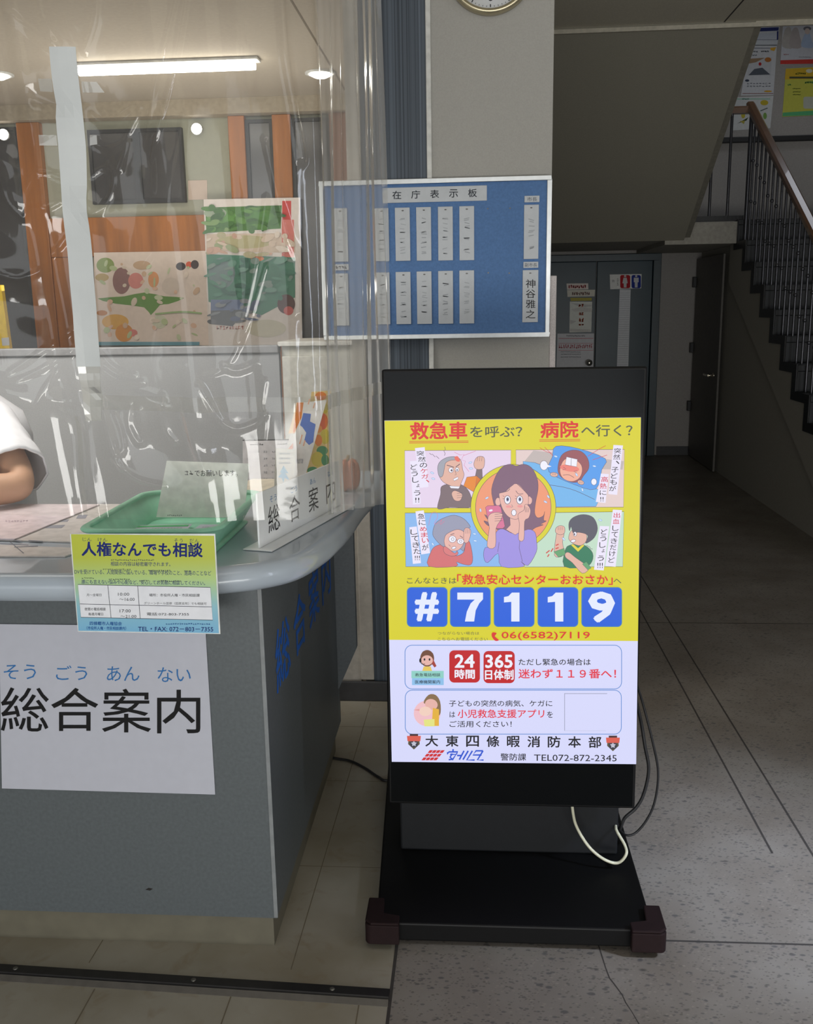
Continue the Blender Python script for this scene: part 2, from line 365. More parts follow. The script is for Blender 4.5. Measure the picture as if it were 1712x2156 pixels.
joint([(.268, 1.95), (.275, 1.87), (.279, 1.82), (.283, 1.787), (.29, 1.77), (.302, 1.738), (.306, 1.715), (.314, 1.691), (.323, 1.657), (.318, 1.6), (.335, 1.5)],
      [.003, .003, .0025, .003, .0035, .0025, .003, .002, .0025, .002, .002])
for x in (-1.1, -0.805, -0.51, -0.24): joint([(x, -1), (x, 1.70)], .0028, M_joint2)
for x in (-0.85, -0.40): joint([(x+.0, 1.78), (x+.02, 3.2)], .0022, M_joint2)
for y in (0.6, 1.35, 2.17, 2.62, 3.0): joint([(-3, y), (XB, y)], .002, M_joint2)
struct(f.build('floor', base=(0, 0, 0)))
t = MB()                               # dark metal strip let into the vinyl floor
t.prism([(-2.2, 1.815, 0), (-2.2, 1.808, .006), (-2.2, 1.782, .008), (-2.2, 1.775, 0)], (2.02, -0.083, 0), mat('strip_metal', (58, 56, 55), 0.4, 0.6))
t.prism([(-2.2, 1.775, 0), (-2.2, 1.775, .007), (-2.2, 1.762, .001), (-2.2, 1.762, 0)], (2.02, -0.083, 0), mat('strip_lip', (96, 92, 86), 0.5, 0.3))
for x in (-1.0, -.6, -.3): t.lathe((x, 1.795-(x+2.2)*.041, .007), (0, 0, 1), [(.0055, 0), (.0055, .0012), (.002, .0016)], mat('screw_steel', (120, 118, 112), 0.4, 0.8), 12)
struct(t.build('trim_1'))

# inner wall: beige column, striped panel and their trims
m = MB(); m.box((-0.145, W, 0), (0.247, 9.0, 2.96), M_beige); struct(m.build('wall_center'))
m = MB(); m.box((-0.40, W+.015, 0.0), (-0.1455, 5.4, 2.96), M_wallgrey); m.box((-0.367, W-.004, 0.0), (-0.155, W+.0145, 2.96), stripe_mat()); struct(m.build('wall_panel'))
m = MB(); m.box((-0.1545, W-.012, 0.076), (-0.138, W-.0005, 2.96), M_whitetrim); struct(m.build('trim_2', bevel=.003))
m = MB(); m.box((-0.415, W-.01, 0.076), (-0.3675, W+.014, 2.96), mat('post_paint', (172, 166, 156), 0.7)); struct(m.build('trim_3', bevel=.003))
m = MB(); m.box((-0.80, W, 0.0), (-0.4155, W+.05, 0.88), mat('post_paint', (172, 166, 156), 0.7)); struct(m.build('wall_front'))
m = MB(); m.box((-0.80, W-.026, 0.0), (0.247, W-.0125, 0.075), mat('baseboard_vinyl', (52, 52, 54), 0.5)); struct(m.build('baseboard_front', bevel=.004))
m = MB(); m.box((0.2475, W+.002, 0), (0.268, W+.30, 1.493), mat('perforated_white', (206, 198, 196), 0.6, noise=0.10, scale=330, bump=0.5)); struct(m.build('trim_4', bevel=.002))

# corridor, stair wall, far wall
FY = 9.0
m = MB(); m.box((0.20, FY, 0), (4.6, FY+.15, 5.2), mat('far_wall_paint', (158, 154, 150), 0.85, noise=0.03, scale=90)); struct(m.build('wall_far'))
m = MB(); m.box((1.70, FY-.014, 0), (2.0, FY-.0005, .082), mat('baseboard_vinyl', (52, 52, 54), 0.5)); struct(m.build('baseboard_far'))
m = MB(); m.box((1.60, FY-.05, 2.755), (3.39, FY-.0005, 2.80), M_black); struct(m.build('trim_5', bevel=.006))
m = MB(); m.box((3.4, 4.0, 0), (3.5, FY, 5.2), M_wallgrey); struct(m.build('wall_right'))
m = MB(); m.box((1.66, 6.0, 5.0), (3.5, FY, 5.1), M_ceil); struct(m.build('ceiling_stairwell'))
m = MB(); m.box((0.25, 6.02, 3.2), (1.70, 6.12, 5.0), M_wallgrey); m.box((1.70, 6.02, 3.2), (3.4, 6.12, 3.4), M_wallgrey); struct(m.build('wall_upper'))
c = MB(); c.box((-0.40, -6, 2.96), (4.6, 6.02, 3.2), M_ceil)
for x in (0.40, 1.42, 2.4):
    c.box((x-.004, -6, 2.9585), (x+.004, 6.02, 2.9600), M_joint)
c.box((-0.40, 6.003, 2.93), (3.4, 6.02, 2.9595), mat('ceiling_edge', (182, 176, 160), 0.8))
struct(c.build('ceiling'))
m = MB(); m.box((4.5, -6, 0), (4.6, 4.0, 3.2), M_wallgrey); m.box((3.4, 3.9, 0), (4.5, 4.0, 3.2), M_wallgrey); struct(m.build('wall_lobby'))

# office behind the counter
OY = 5.4
M_orange = mat('orange_stained_wood', (160, 97, 38), 0.5, noise=0.12, scale=3, stretch=(8, 8, 0.6))
M_oceil = mat('office_ceiling_board', (180, 169, 152), 0.9, noise=0.02, scale=60)
M_glass = mat('dark_office_glass', (62, 60, 60), 0.25, noise=0.10, scale=2.5)
m = MB(); m.box((-4.2, OY, 0), (-0.40, OY+.15, 2.96), mat('office_wall_paint', (158, 158, 140), 0.85, noise=0.02)); struct(m.build('wall_back'))
m = MB(); m.box((-4.2, 1.2, 2.5), (-0.42, OY, 2.56), M_oceil); m.box((-4.2, 1.2, 2.56), (-0.42, 1.3, 2.96), M_oceil)
m.box((-0.4195, 1.2, 2.5), (-0.20, 3.22, 2.56), M_oceil); xj = atz(640, 45, 2.5).x; m.box((xj-.004, 1.2, 2.4988), (xj+.004, OY, 2.4999), mat('ceiling_seam', (120, 108, 90), .9)); struct(m.build('ceiling_office'))
m = MB(); m.box((-4.2, OY-.10, 2.42), (-0.42, OY-.0005, 2.4995), mat('header_paint', (160, 148, 128), 0.8)); struct(m.build('trim_6'))
m = MB(); m.box((-4.3, -6, 0), (-4.2, OY, 2.96), M_wallgrey); struct(m.build('wall_left'))
def post(n, x0, x1, z0, z1, mt, d=.05):
    m = MB(); m.box((x0, OY-d, z0), (x1, OY-.0006, z1), mt); struct(m.build('trim_%d' % n, bevel=.004))
post(7, -2.50, -2.372, 0, 2.419, M_orange); post(8, -1.325, -1.235, 1.2, 2.419, M_orange); post(9, -1.085, -0.985, 1.2, 2.419, M_orange)
post(10, -2.371, -1.10, 1.705, 1.915, M_orange, .045)
post(11, -2.371, -0.60, 0.0, 1.20, M_orange, .04); post(12, -0.775, -0.60, 1.2, 2.419, mat('brown_wood', (120, 74, 44), 0.5, noise=0.1, scale=3, stretch=(8, 8, .6)))
post(13, -2.371, -2.15, 1.2, 1.704, M_orange, .04)
def glazing(n, x0, x1, z0, z1):
    r = thing('window_%d' % n, ((x0+x1)/2, OY-.02, z0), 'dark office window', 'window'); del r['category']; struct(r)
    a = MB(); q = .018
    a.box((x0, OY-.035, z0), (x0+q, OY-.001, z1), M_dark); a.box((x1-q, OY-.035, z0), (x1, OY-.001, z1), M_dark)
    a.box((x0+q, OY-.035, z0), (x1-q, OY-.001, z0+q), M_dark); a.box((x0+q, OY-.035, z1-q), (x1-q, OY-.001, z1), M_dark); a.build('window_frame', r)
    b = MB(); b.box((x0+q, OY-.022, z0+q), (x1-q, OY-.010, z1-q), M_glass); b.build('pane', r)
glazing(1, -2.11, -1.84, 1.985, 2.372); glazing(2, -1.84, -1.586, 1.985, 2.372); glazing(3, -1.234, -1.086, 1.205, 2.40)
glazing(4, -2.95, -2.505, 0.9, 2.40); glazing(5, -0.984, -0.776, 0.9, 2.40)

# far teal toilet door and the door under the stairs
M_teal = mat('teal_door_paint', (26, 52, 62), 0.35, noise=0.06, scale=5, spec=.3)
M_tealf = mat('teal_frame_paint', (24, 48, 56), 0.4)
r = thing('door_1', (1.0, FY, 0), 'teal double door at the dark end of the corridor', 'door'); del r['category']; struct(r)
a = MB(); a.box((0.249, FY-.06, 1.775), (1.67, FY-.001, 1.835), M_tealf); a.box((1.60, FY-.06, 0), (1.67, FY-.001, 1.775), M_tealf); a.build('door_frame', r, bevel=.004)
a = MB(); a.box((0.249, FY-.034, 0), (1.096, FY-.001, 1.774), M_teal); lf = a.build('door_leaf', r, bevel=.004)
k = MB(); k.lathe((1.045, FY-.034, .872), (0, -1, 0), [(.03, 0), (.03, .008), (.012, .012), (.012, .03), (.026, .04), (.03, .055), (.022, .068), (.004, .072)], mat('knob_steel', (190, 186, 176), 0.25, 0.9), 20); k.build('door_knob', lf)
a = MB(); a.box((1.104, FY-.034, 0), (1.598, FY-.001, 1.774), M_teal); a.build('door_leaf', r, bevel=.004)
M_sd = mat('dark_brown_door_paint', (92, 88, 82), 0.5)
r = thing('door_2', (2.0, 8.5, 0), 'dark flush door in the wall under the stairs', 'door'); del r['category']; struct(r)
a = MB(); a.box((1.985, 8.02, 0.01), (2.0, 8.95, 1.775), M_sd); lf = a.build('door_leaf', r)
k = MB(); k.lathe((1.985, 8.15, .80), (-1, 0, 0), [(.02, 0), (.02, .006), (.009, .01), (.009, .045)], mat('handle_steel', (205, 198, 182), 0.2, 0.9), 16)
k.tube([(1.94, 8.15, .80), (1.936, 8.19, .80), (1.936, 8.28, .80)], .009, mat('handle_steel', (205, 198, 182), 0.2, 0.9)); k.build('door_handle', lf)
for z in (1.53, .95, .42):
    k = MB(); k.box((1.955, 8.93, z), (1.985, 8.97, z+.09), M_dark); k.build('hinge', r, bevel=.003)

# ================================================================== STAIRS
NS, RISE, RUN, Y1, Z1 = 12, 2.0/12, 0.262, 7.69, 2.0
M_side = mat('stair_side_plaster', (150, 146, 136), 0.85, noise=0.03, scale=90)
M_tread = mat('stair_tread_vinyl', (30, 32, 34), 0.5)
st = thing('staircase', (2.7, 6.2, 0), 'grey stairs with black treads climbing the right wall to a landing', 'stairs')
def prof(dz=0, dy=0):                  # stair outline from the floor up to the landing
    P = []
    for i in range(NS):
        y = Y1-(NS-1-i)*RUN; P += [(y, i*RISE), (y, (i+1)*RISE)]
    return P
pr = prof()
a = MB(); ys = pr[0][0]
poly = [(2.0, y, z) for y, z in pr]+[(2.0, Y1+.02, Z1), (2.0, Y1+.02, Z1-.18), (2.0, ys+.35, 0)]
body = [(2.0, y, max(0, z-.004)) for y, z in pr]+[(2.0, Y1+1.29, Z1-.004), (2.0, Y1+1.29, 0)]
a.prism([(2.03, p[1], p[2]) for p in body], (1.35, 0, 0), M_side)
a.build('stair_wall', st)
a = MB(); q = [(2.0, y, max(0, z-.02)) for y, z in pr]+[(2.0, Y1+.2, Z1-.02), (2.0, Y1+.2, Z1-.45), (2.0, ys+.34, 0)]
a.prism(q, (.0295, 0, 0), M_side); a.build('stringer', st)
a = MB()                               # black saw-tooth skirting along the tread ends
up = [(y-.004, z+.012) for y, z in pr]+[(Y1+.05, Z1+.012)]
lo = []
for i in range(NS):
    y = Y1-(NS-1-i)*RUN
    lo += [(y+.075, i*RISE-.045), (y+.075, (i+1)*RISE-.045)]
lo.append((Y1+.05+.075, Z1-.045))
V = [(1.992, y, max(.0, z)) for y, z in up]+[(1.992, y, max(0, z)) for y, z in lo]; n = len(up)
V2 = [(1.9995, p[1], p[2]) for p in V]
a.add(V+V2, [(i, n+i, n+i+1, i+1) for i in range(n-1)]+[(2*n+i, 2*n+i+1, 3*n+i+1, 3*n+i) for i in range(n-1)]
      + [(n+i, 3*n+i, 3*n+i+1, n+i+1) for i in range(n-1)]+[(i, i+1, 2*n+i+1, 2*n+i) for i in range(n-1)], M_black); a.build('skirting', st)
for i in range(NS):
    y = Y1-(NS-1-i)*RUN; a = MB()
    a.box((2.0, y-.012, (i+1)*RISE-.03), (3.39, y+RUN, (i+1)*RISE+.008), M_tread); a.box((2.0, y-.010, i*RISE+.009), (3.39, y-.001, (i+1)*RISE-.0301), M_tread); a.build('tread', st, bevel=.003)
a = MB(); a.box((0.249, Y1, 1.868), (1.455, FY-.001, Z1-.004), mat('landing_plaster', (160, 156, 146), 0.85)); a.box((1.4551, Y1, Z1-.165), (3.39, FY-.001, Z1-.004), mat('landing_plaster', (160, 156, 146), 0.85)); a.build('landing', st)
XF = 1.598
a = MB()
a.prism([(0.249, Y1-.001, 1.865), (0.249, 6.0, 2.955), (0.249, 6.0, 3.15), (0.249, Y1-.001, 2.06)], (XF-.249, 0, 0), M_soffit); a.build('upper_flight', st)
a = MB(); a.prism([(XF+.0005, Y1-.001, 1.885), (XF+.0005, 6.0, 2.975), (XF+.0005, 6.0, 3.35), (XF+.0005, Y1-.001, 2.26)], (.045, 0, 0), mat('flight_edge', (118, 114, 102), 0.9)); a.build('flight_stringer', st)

M_rail = mat('handrail_brown_wood', (112, 80, 56), 0.3, noise=0.1, scale=5, coat=0.5)
M_bar = mat('baluster_steel', (84, 84, 88), 0.3, 0.7)
rl = thing('stair_railing', (2.05, 7.0, 0), 'dark steel baluster railing with brown wooden handrail on the stairs', 'railing')
a = MB(); sl = .647
def railz(y): return 2.81-(Y1-y)*sl
a.loft([[(2.05+dx, y, railz(y)+dz) for dx, dz in ((-.03, -.025), (.03, -.025), (.032, .012), (.018, .025), (-.018, .025), (-.032, .012))] for y in (4.55, Y1+.03)], M_rail, smooth=False)
a.loft([[(x, Y1+dy, 2.79+dz) for dy, dz in ((-.03, -.025), (.03, -.025), (.032, .012), (.018, .025), (-.018, .025), (-.032, .012))] for x in (1.62, 2.05)], M_rail, smooth=False)
a.build('handrail', rl)
a = MB(); a.box((1.645, Y1+.015, 2.004), (2.04, Y1+.045, 2.04), M_black); a.build('bottom_rail', rl)
for x in (1.66, 1.785, 1.92):
    a = MB(); a.tube([(x, Y1+.03, 2.035), (x, Y1+.03, 2.775)], .011, M_bar, 8); a.build('baluster', rl)
y = Y1-.02; k = 0
while y > 4.7:
    i = min(NS-1, max(0, int(math.floor((y-(Y1-(NS-1)*RUN))/RUN)))); zb = (i+1)*RISE+.008; zt = railz(y)-.02
    if zt > zb+.2:
        a = MB(); pts = [(2.05, y, zb), (2.05, y, zt)]; a.tube(pts, .0085 if k else .016, M_bar, 8)
        for fz in (.33, .66): a.lathe((2.05, y, zb+(zt-zb)*fz), (0, 0, 1), [(.0085, -.012), (.0125, -.006), (.0125, .006), (.0085, .012)], M_bar, 8)
        a.build('baluster', rl)
    y -= .105; k += 1

# ================================================================== COUNTER
M_lam = mat('grey_laminate', (88, 94, 97), 0.45, noise=0.05, scale=130)
M_kick = mat('olive_kick_board', (104, 100, 86), 0.5, noise=0.05, scale=20)
M_top = mat('blue_grey_countertop', (170, 180, 190), 0.28, noise=0.03, scale=6, coat=0.3)
CX = -0.44; CY = 1.846; CT = 0.90
ct = thing('reception_counter', (-1.2, 2.2, 0), 'grey laminate reception counter with thick rounded blue-grey top', 'counter')
a = MB(); a.box((-2.4, CY, .078), (CX, 2.42, .845), M_lam); a.box((-.83, 2.42, .078), (CX, 2.84, .845), M_lam); a.build('body', ct)
a = MB(); a.box((-2.4, CY+.012, 0), (CX-.012, 2.40, .0775), M_kick); a.box((-.82, 2.40, 0), (CX-.012, 2.82, .0775), M_kick); a.build('kick_board', ct)
a = MB(); a.box((CX-.007, CY-.002, .08), (CX+.002, CY+.0, .844), mat('corner_bead', (128, 132, 134), 0.45)); a.build('corner_bead', ct, bevel=.001)
a = MB(); a.prism([(CX, 2.845, .20), (CX+.062, 2.845, .34), (CX+.062, 2.845, .845), (CX, 2.845, .845)], (0, .03, 0), M_lam); a.prism([(-.83, 2.845, .078), (CX, 2.845, .078), (CX, 2.845, .845), (-.83, 2.845, .845)], (0, .03, 0), M_lam); a.build('end_panel', ct)
out = [(p.x, p.y) for p in spline([(-.74, 1.722, 0), (-.62, 1.735, 0), (-.50, 1.776, 0), (-.42, 1.814, 0), (-.357, 1.883, 0), (-.324, 2.0, 0), (-.309, 2.10, 0), (-.297, 2.25, 0), (-.290, 2.45, 0), (-.268, 2.70, 0)], 6)]
out = [(-2.4, 1.716), (-1.6, 1.718), (-1.0, 1.720)]+out+[(-.268, 2.95), (-.85, 2.95), (-.86, 2.50), (-.90, 2.42), (-2.4, 2.42)]
# outward normals for the bullnose
def inset(P, d):
    n = len(P); R = []
    for i in range(n):
        a = Vector(P[i-1]); b = Vector(P[i]); c = Vector(P[(i+1) % n])
        t1 = (b-a).normalized(); t2 = (c-b).normalized(); nn = Vector((-t1.y-t2.y, t1.x+t2.x)); k = nn.length
        nn = nn/k; co = max(.5, nn.dot(Vector((-t1.y, t1.x)))); R.append((b.x+nn.x*d/co, b.y+nn.y*d/co))
    return R
a = MB(); rr = .0285; rings = []
for k in range(11):
    th = math.pi*(k/10-.5); rings.append([(x, y, CT-rr+rr*math.sin(th)) for x, y in inset(out, rr*(1-math.cos(th)))])
a.loft(rings, M_top, cap=False); top = rings[-1]; bot = rings[0]
from mathutils.geometry import tessellate_polygon
a.add(top, [tuple(t) for t in tessellate_polygon([[Vector(p) for p in top]])], M_top)
a.add(bot, [tuple(t) for t in tessellate_polygon([[Vector(p) for p in bot]])], M_top)
cto = a.build('countertop', ct)
import bmesh
bm = bmesh.new(); bm.from_mesh(cto.data); bmesh.ops.remove_doubles(bm, verts=bm.verts, dist=1e-5); bmesh.ops.recalc_face_normals(bm, faces=bm.faces); bm.to_mesh(cto.data); bm.free()
fr = Frame((CX, 1.95, 0), (0, 1, 0), (0, 0, 1)); art = Art(fr, px=False, n0=.0006)
blue = ink((34, 98, 190))
for i, ch in enumerate('総合案内'): art.text(ch, .0+.215*i, .705-.0*i, .165+.215*i, .56, blue, .015)
art.build('side_lettering', ct)
a = MB(); fr = Frame((0, CY, 0), (1, 0, 0), (0, 0, 1))
art = Art(fr, n0=.0004); art.poly([(306, 1873), (313, 1869), (322, 1871), (316, 1875)], ink((40, 38, 36))); art.poly([(574, 1868), (580, 1866), (583, 1872), (577, 1876)], ink((196, 178, 140))); art.build('scuff_mark', ct)

# white sheet on the counter front
fr = Frame((0, CY-.004, 0), (1, 0, 0), (0, 0, 1))
sg = thing('information_sign', fr.p(-.82, .375), 'large white sheet reading 総合案内 taped to the counter front', 'sign')
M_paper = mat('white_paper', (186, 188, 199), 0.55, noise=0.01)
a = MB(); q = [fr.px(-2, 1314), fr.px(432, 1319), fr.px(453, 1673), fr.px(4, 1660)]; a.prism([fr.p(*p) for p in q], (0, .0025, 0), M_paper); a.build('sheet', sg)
art = Art(fr); rb = ink((52, 112, 172)); kb = ink((18, 18, 20))
for t, b in (('そう', (8, 1399, 76, 1430)), ('ごう', (118, 1401, 184, 1432)), ('あん', (225, 1403, 294, 1434)), ('ない', (332, 1405, 402, 1436))): art.text(t, *b, rb, -.004)
art.build('small_blue_lettering', sg); art.new()
for t, b in (('総', (2, 1447, 103, 1540)), ('合', (108, 1448, 207, 1539)), ('案', (215, 1450, 318, 1542)), ('内', (331, 1452, 422, 1544))): art.text(t, *b, kb, .004)
art.build('large_black_lettering', sg)

# yellow-green leaflet hanging from the basket rim
fr = Frame((0, 1.709, 0), (1, 0, .004), (0, 0, 1))
lf = thing('consultation_leaflet', fr.p(-.65, .775), 'yellow and blue printed leaflet hanging over the counter edge below the green basket', 'leaflet')
q = [fr.px(147, 1124), fr.px(453, 1124), fr.px(464, 1335), fr.px(164, 1330)]
a = MB(); a.prism([fr.p(*p) for p in q], (0, .0015, 0), mat('laminate_film', (222, 226, 224), 0.25)); a.build('sheet', lf)
art = Art(fr, 0, 1000, 3.7217)
art.poly([(557, 464), (1678, 476), (1716, 1240), (616, 1220)], ramp_mat('leaflet_gradient', 2, .02, .195, [(0, (118, 178, 214)), (.3, (140, 190, 205)), (.62, (176, 204, 130)), (.85, (182, 192, 66)), (1, (186, 194, 62))]))
art.build('printed_ground', lf); art.new(); navy = ink((26, 40, 112)); grey = ink((66, 78, 88)); blk = ink((30, 32, 36))
art.text('人権なんでも相談', 640, 520, 1590, 636, navy, .028, slope=10)
art.text('じん　けん', 648, 490, 842, 518, grey, 0, slope=3); art.text('そう　だん', 1364, 497, 1562, 528, grey, 0, slope=3)
art.build('title_lettering', lf); art.new()
art.text('相談の内容は秘密厳守されます。', 868, 678, 1336, 712, navy, .004, slope=4)
art.text('DVを受けている、人間関係に悩んでいる、職場や学校のこと、進路のことなど', 585, 738, 1656, 776, navy, .002, slope=12)
art.text('誰にも言えない悩みや心配など、安心してお気軽に相談してください。', 640, 818, 1608, 852, navy, .002, slope=12)
for x0, x1, y in ((868, 1210, 660), (806, 1026, 734), (1160, 1340, 742), (1440, 1495, 744), (640, 740, 802), (850, 1020, 812), (1090, 1170, 822), (1240, 1420, 824)): art.scribble(x0, y, x1, y+13, grey, int((x1-x0)/16), 2)
art.build('body_lettering', lf); art.new()
art.poly([(612, 858), (1650, 880), (1668, 1136), (635, 1114)], ink((228, 230, 236))); ln = ink((52, 56, 66))
art.stroke([(612, 858), (1650, 880), (1668, 1136), (635, 1114)], 4, ln, closed=True); art.stroke([(628, 1010), (1660, 1033)], 4, ln)
art.stroke([(846, 864), (872, 1119)], 4, ln); art.stroke([(1080, 869), (1100, 1124)], 4, ln)
art.text('月〜金曜日', 680, 928, 796, 950, blk); art.text('10:00', 926, 922, 1014, 945, blk); art.text('〜16:00', 936, 962, 1056, 986, blk)
art.text('場所：市役所人権・市民相談課', 1170, 928, 1566, 952, blk, .004, slope=2); art.text('グリーンホール田原（田原支所）でも相談可', 1130, 993, 1620, 1014, blk, slope=4)
art.text('夜間の電話相談', 664, 1038, 830, 1062, blk, .004); art.text('毎週月曜日', 694, 1078, 810, 1100, blk, .004)
art.text('17:00', 940, 1052, 1026, 1076, blk); art.text('〜21:00', 946, 1096, 1070, 1118, blk); art.text('電話:072-803-7355', 1152, 1076, 1482, 1100, blk, slope=2)
art.build('timetable', lf); art.new(); bl = ink((24, 84, 156))
art.text('四條畷市人権協会', 705, 1146, 956, 1176, bl, .006, slope=3); art.text('（市役所人権・市民相談課内）', 680, 1184, 990, 1212, bl, .002, slope=3)
art.text('TEL・FAX: 072－803－7355', 1084, 1188, 1672, 1222, navy, .004, slope=3); art.scribble(1300, 1160, 1650, 1172, bl, 20, 2)
art.build('contact_lettering', lf)

# green basket with papers
M_green = mat('green_plastic', (150, 212, 182), 0.4, noise=0.05, scale=25)
bk = thing('plastic_basket', (-.665, 2.04, CT+.0006), 'pale green plastic tray basket holding slips on the counter', 'basket')
def rr_ring(x0, y0, x1, y1, r, z, n=6):
    P = []
    for cx, cy, s in ((x1-r, y0+r, -90), (x1-r, y1-r, 0), (x0+r, y1-r, 90), (x0+r, y0+r, 180)):
        for k in range(n+1): t = math.radians(s+90*k/n); P.append(Vector((cx+r*math.cos(t), cy+r*math.sin(t), z)))
    return P
X0, X1b, Y0b, Y1b = -.818, -.515, 1.83, 2.262; zb = CT+.001
def bring(i, z): return rr_ring(X0+i, Y0b+i, X1b-i, Y1b-i, .045, z)
a = MB(); rings = [bring(.03, zb)]
for k in range(9):
    t = k/8; i = .028*(1-t)+.012; z = zb+.004+.052*t; rings += [bring(i+.0015, z), bring(i-.0015, z+.003)]
rings += [bring(.010, zb+.061)]
inn = [bring(.014, zb+.061), bring(.042, zb+.004)]
a.loft(rings+inn, M_green, cap=False); a.add(inn[-1], [list(range(len(inn[-1])))], M_green); a.add(rings[0], [list(range(len(rings[0])))[::-1]], M_green); a.build('tray', bk)
a = MB(); n = len(bring(0, 0)); cr = bring(.007, zb+.062); R = [[], [], [], [], [], [], [], []]
for k in range(8):
    t = 2*math.pi*k/8; R[k] = bring(.008-.008*math.cos(t), zb+.062+.006*math.sin(t))
a.loft(R+[R[0]], M_green, cap=False); a.build('rim', bk)
def slip(name, x, y, z, w, h, rot, label, cat='paper', lines=True, m=None, group=None, tilt=0):
    fr = Frame((x, y, z), (math.cos(rot), math.sin(rot), 0), (-math.sin(rot), math.cos(rot), tilt))
    r = thing(name, (x, y, z), label, cat, group)
    a = MB(); a.obox(fr, -w/2, -h/2, -.0008, w/2, h/2, .0002, m or M_paper); a.build('sheet', r)
    return fr, r
fr, r = slip('paper_slip', -.715, 2.02, zb+.012, .13, .19, .10, 'white printed slip lying in the left half of the green basket'); art = Art(fr, px=False, n0=.0005)
for k in range(6): art.scribble(-.05, .06-.02*k, .05, .054-.02*k, ink((120, 150, 130)), 14, .001)
art.poly([(-.06, .088), (.06, .088), (.06, .07), (-.06, .07)], ink((96, 176, 120))); art.build('print', r)
fr, r = slip('paper_slip', -.60, 2.03, zb+.012, .085, .17, -.05, 'white printed slip lying in the right half of the green basket'); art = Art(fr, px=False, n0=.0005)
for k in range(6): art.scribble(-.03, .06-.02*k, .03, .054-.02*k, ink((130, 130, 134)), 10, .001)
art.build('print', r)
# standing card
fr = Frame((-.662, 2.16, zb+.006), (1, -.04, -.03), (0, .12, 1))
r = thing('request_card', fr.o, 'white card in a clear sleeve standing upright in the green basket', 'card')
q = [fr.px(351, 970), fr.px(525, 976), fr.px(514, 1090), fr.px(329, 1089)]; q = [(u, max(.001, v)) for u, v in q]
a = MB(); a.prism([fr.p(*p) for p in q], -fr.n*.0015, mat('sleeved_card', (242, 242, 236), 0.3)); a.build('card', r)
art = Art(fr); art.text('でお願いします。', 410, 990, 500, 1003, blk, .004); art.scribble(388, 990, 408, 1001, blk, 2, 1); art.scribble(352, 1083, 384, 1087, ink((120, 120, 120)), 8, .6); art.build('lettering', r)

# white table sign
P0 = atz(547, 1155, CT+.004); P1 = atz(719, 1066, CT+.004); P0 = Vector((-.457, 1.93, CT+.004)); P1 = Vector((-.345, 2.382, CT+.004))
fr = Frame(P0, P1-P0, (0, 0, 1)); Lg = (P1-P0).length
r = thing('table_sign', (P0+P1)/2-Vector((0, 0, .003)), 'white upright desk sign reading 総合案内 on the counter corner', 'sign')
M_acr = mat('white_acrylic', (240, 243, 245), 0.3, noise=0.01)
a = MB(); a.obox(fr, 0, 0, -.004, Lg, .118, 0, M_acr); a.build('panel', r, bevel=.0008)
a = MB(); a.obox(fr, -.012, -.003, -.034, Lg+.012, -.0003, .034, M_acr); a.build('foot', r, bevel=.0008)
art = Art(fr, px=False)
for i, (ch, rbx) in enumerate(zip('総合案内', ('そう', 'ごう', 'あん', 'ない'))):
    x = .045+i*.108; art.text(ch, x, .079, x+.058, .021, kb, .0); 
for i, (ch, rbx) in enumerate(zip('総合案内', ('そう', 'ごう', 'あん', 'ない'))):
    x = .045+i*.108; art.text(rbx, x+.012, .101, x+.046, .087, ink((90, 140, 190)))
art.build('lettering', r)

# leaflets, calendar and pad behind the curtain
fr = Frame((-.60, 2.66, CT+.0005), (1, .08, 0), (0, .35, 1)); r = thing('desk_calendar', fr.o, 'white desk calendar with black binding standing near the partition', 'calendar')
a = MB(); a.obox(fr, -.07, .0, -.002, .12, .135, 0, mat('calendar_card', (206, 202, 206), 0.6)); a.build('page', r)
a = MB(); a.tube([fr.p(-.07, .136, -.002), fr.p(.12, .136, -.002)], .0025, M_black, 6); a.build('binding', r)
a = MB(); fb = Frame(fr.o+Vector((0, .10, 0)), (1, .08, 0), (0, -.42, 1)); a.obox(fb, -.07, .0, -.002, .12, .133, 0, M_black); a.build('stand', r)
art = Art(fr, px=False); art.scribble(-.05, .126, -.01, .122, blk, 6, .001); art.scribble(.03, .126, .06, .122, blk, 4, .001)
for j in range(5):
    for i in range(7): art.scribble(-.058+i*.024, .105-j*.02, -.046+i*.024, .098-j*.02, ink((150, 150, 156)), 2, .001)
art.build('print', r)
r = thing('notepad', (-.615, 2.52, CT+.0005), 'cream notepad lying on the counter behind the green basket', 'notepad')
a = MB(); z = CT+.001; a.prism([(-.70, 2.47, z), (-.56, 2.47, z), (-.50, 2.66, z), (-.64, 2.66, z)], (0, 0, .022), mat('cream_paper', (216, 206, 186), 0.7)); a.build('sheets', r)
a = MB(); a.prism([(-.545, 2.53, z), (-.535, 2.53, z), (-.497, 2.65, z), (-.507, 2.65, z)], (0, 0, .03), mat('navy_card', (40, 52, 96), 0.5)); a.build('spine', r)

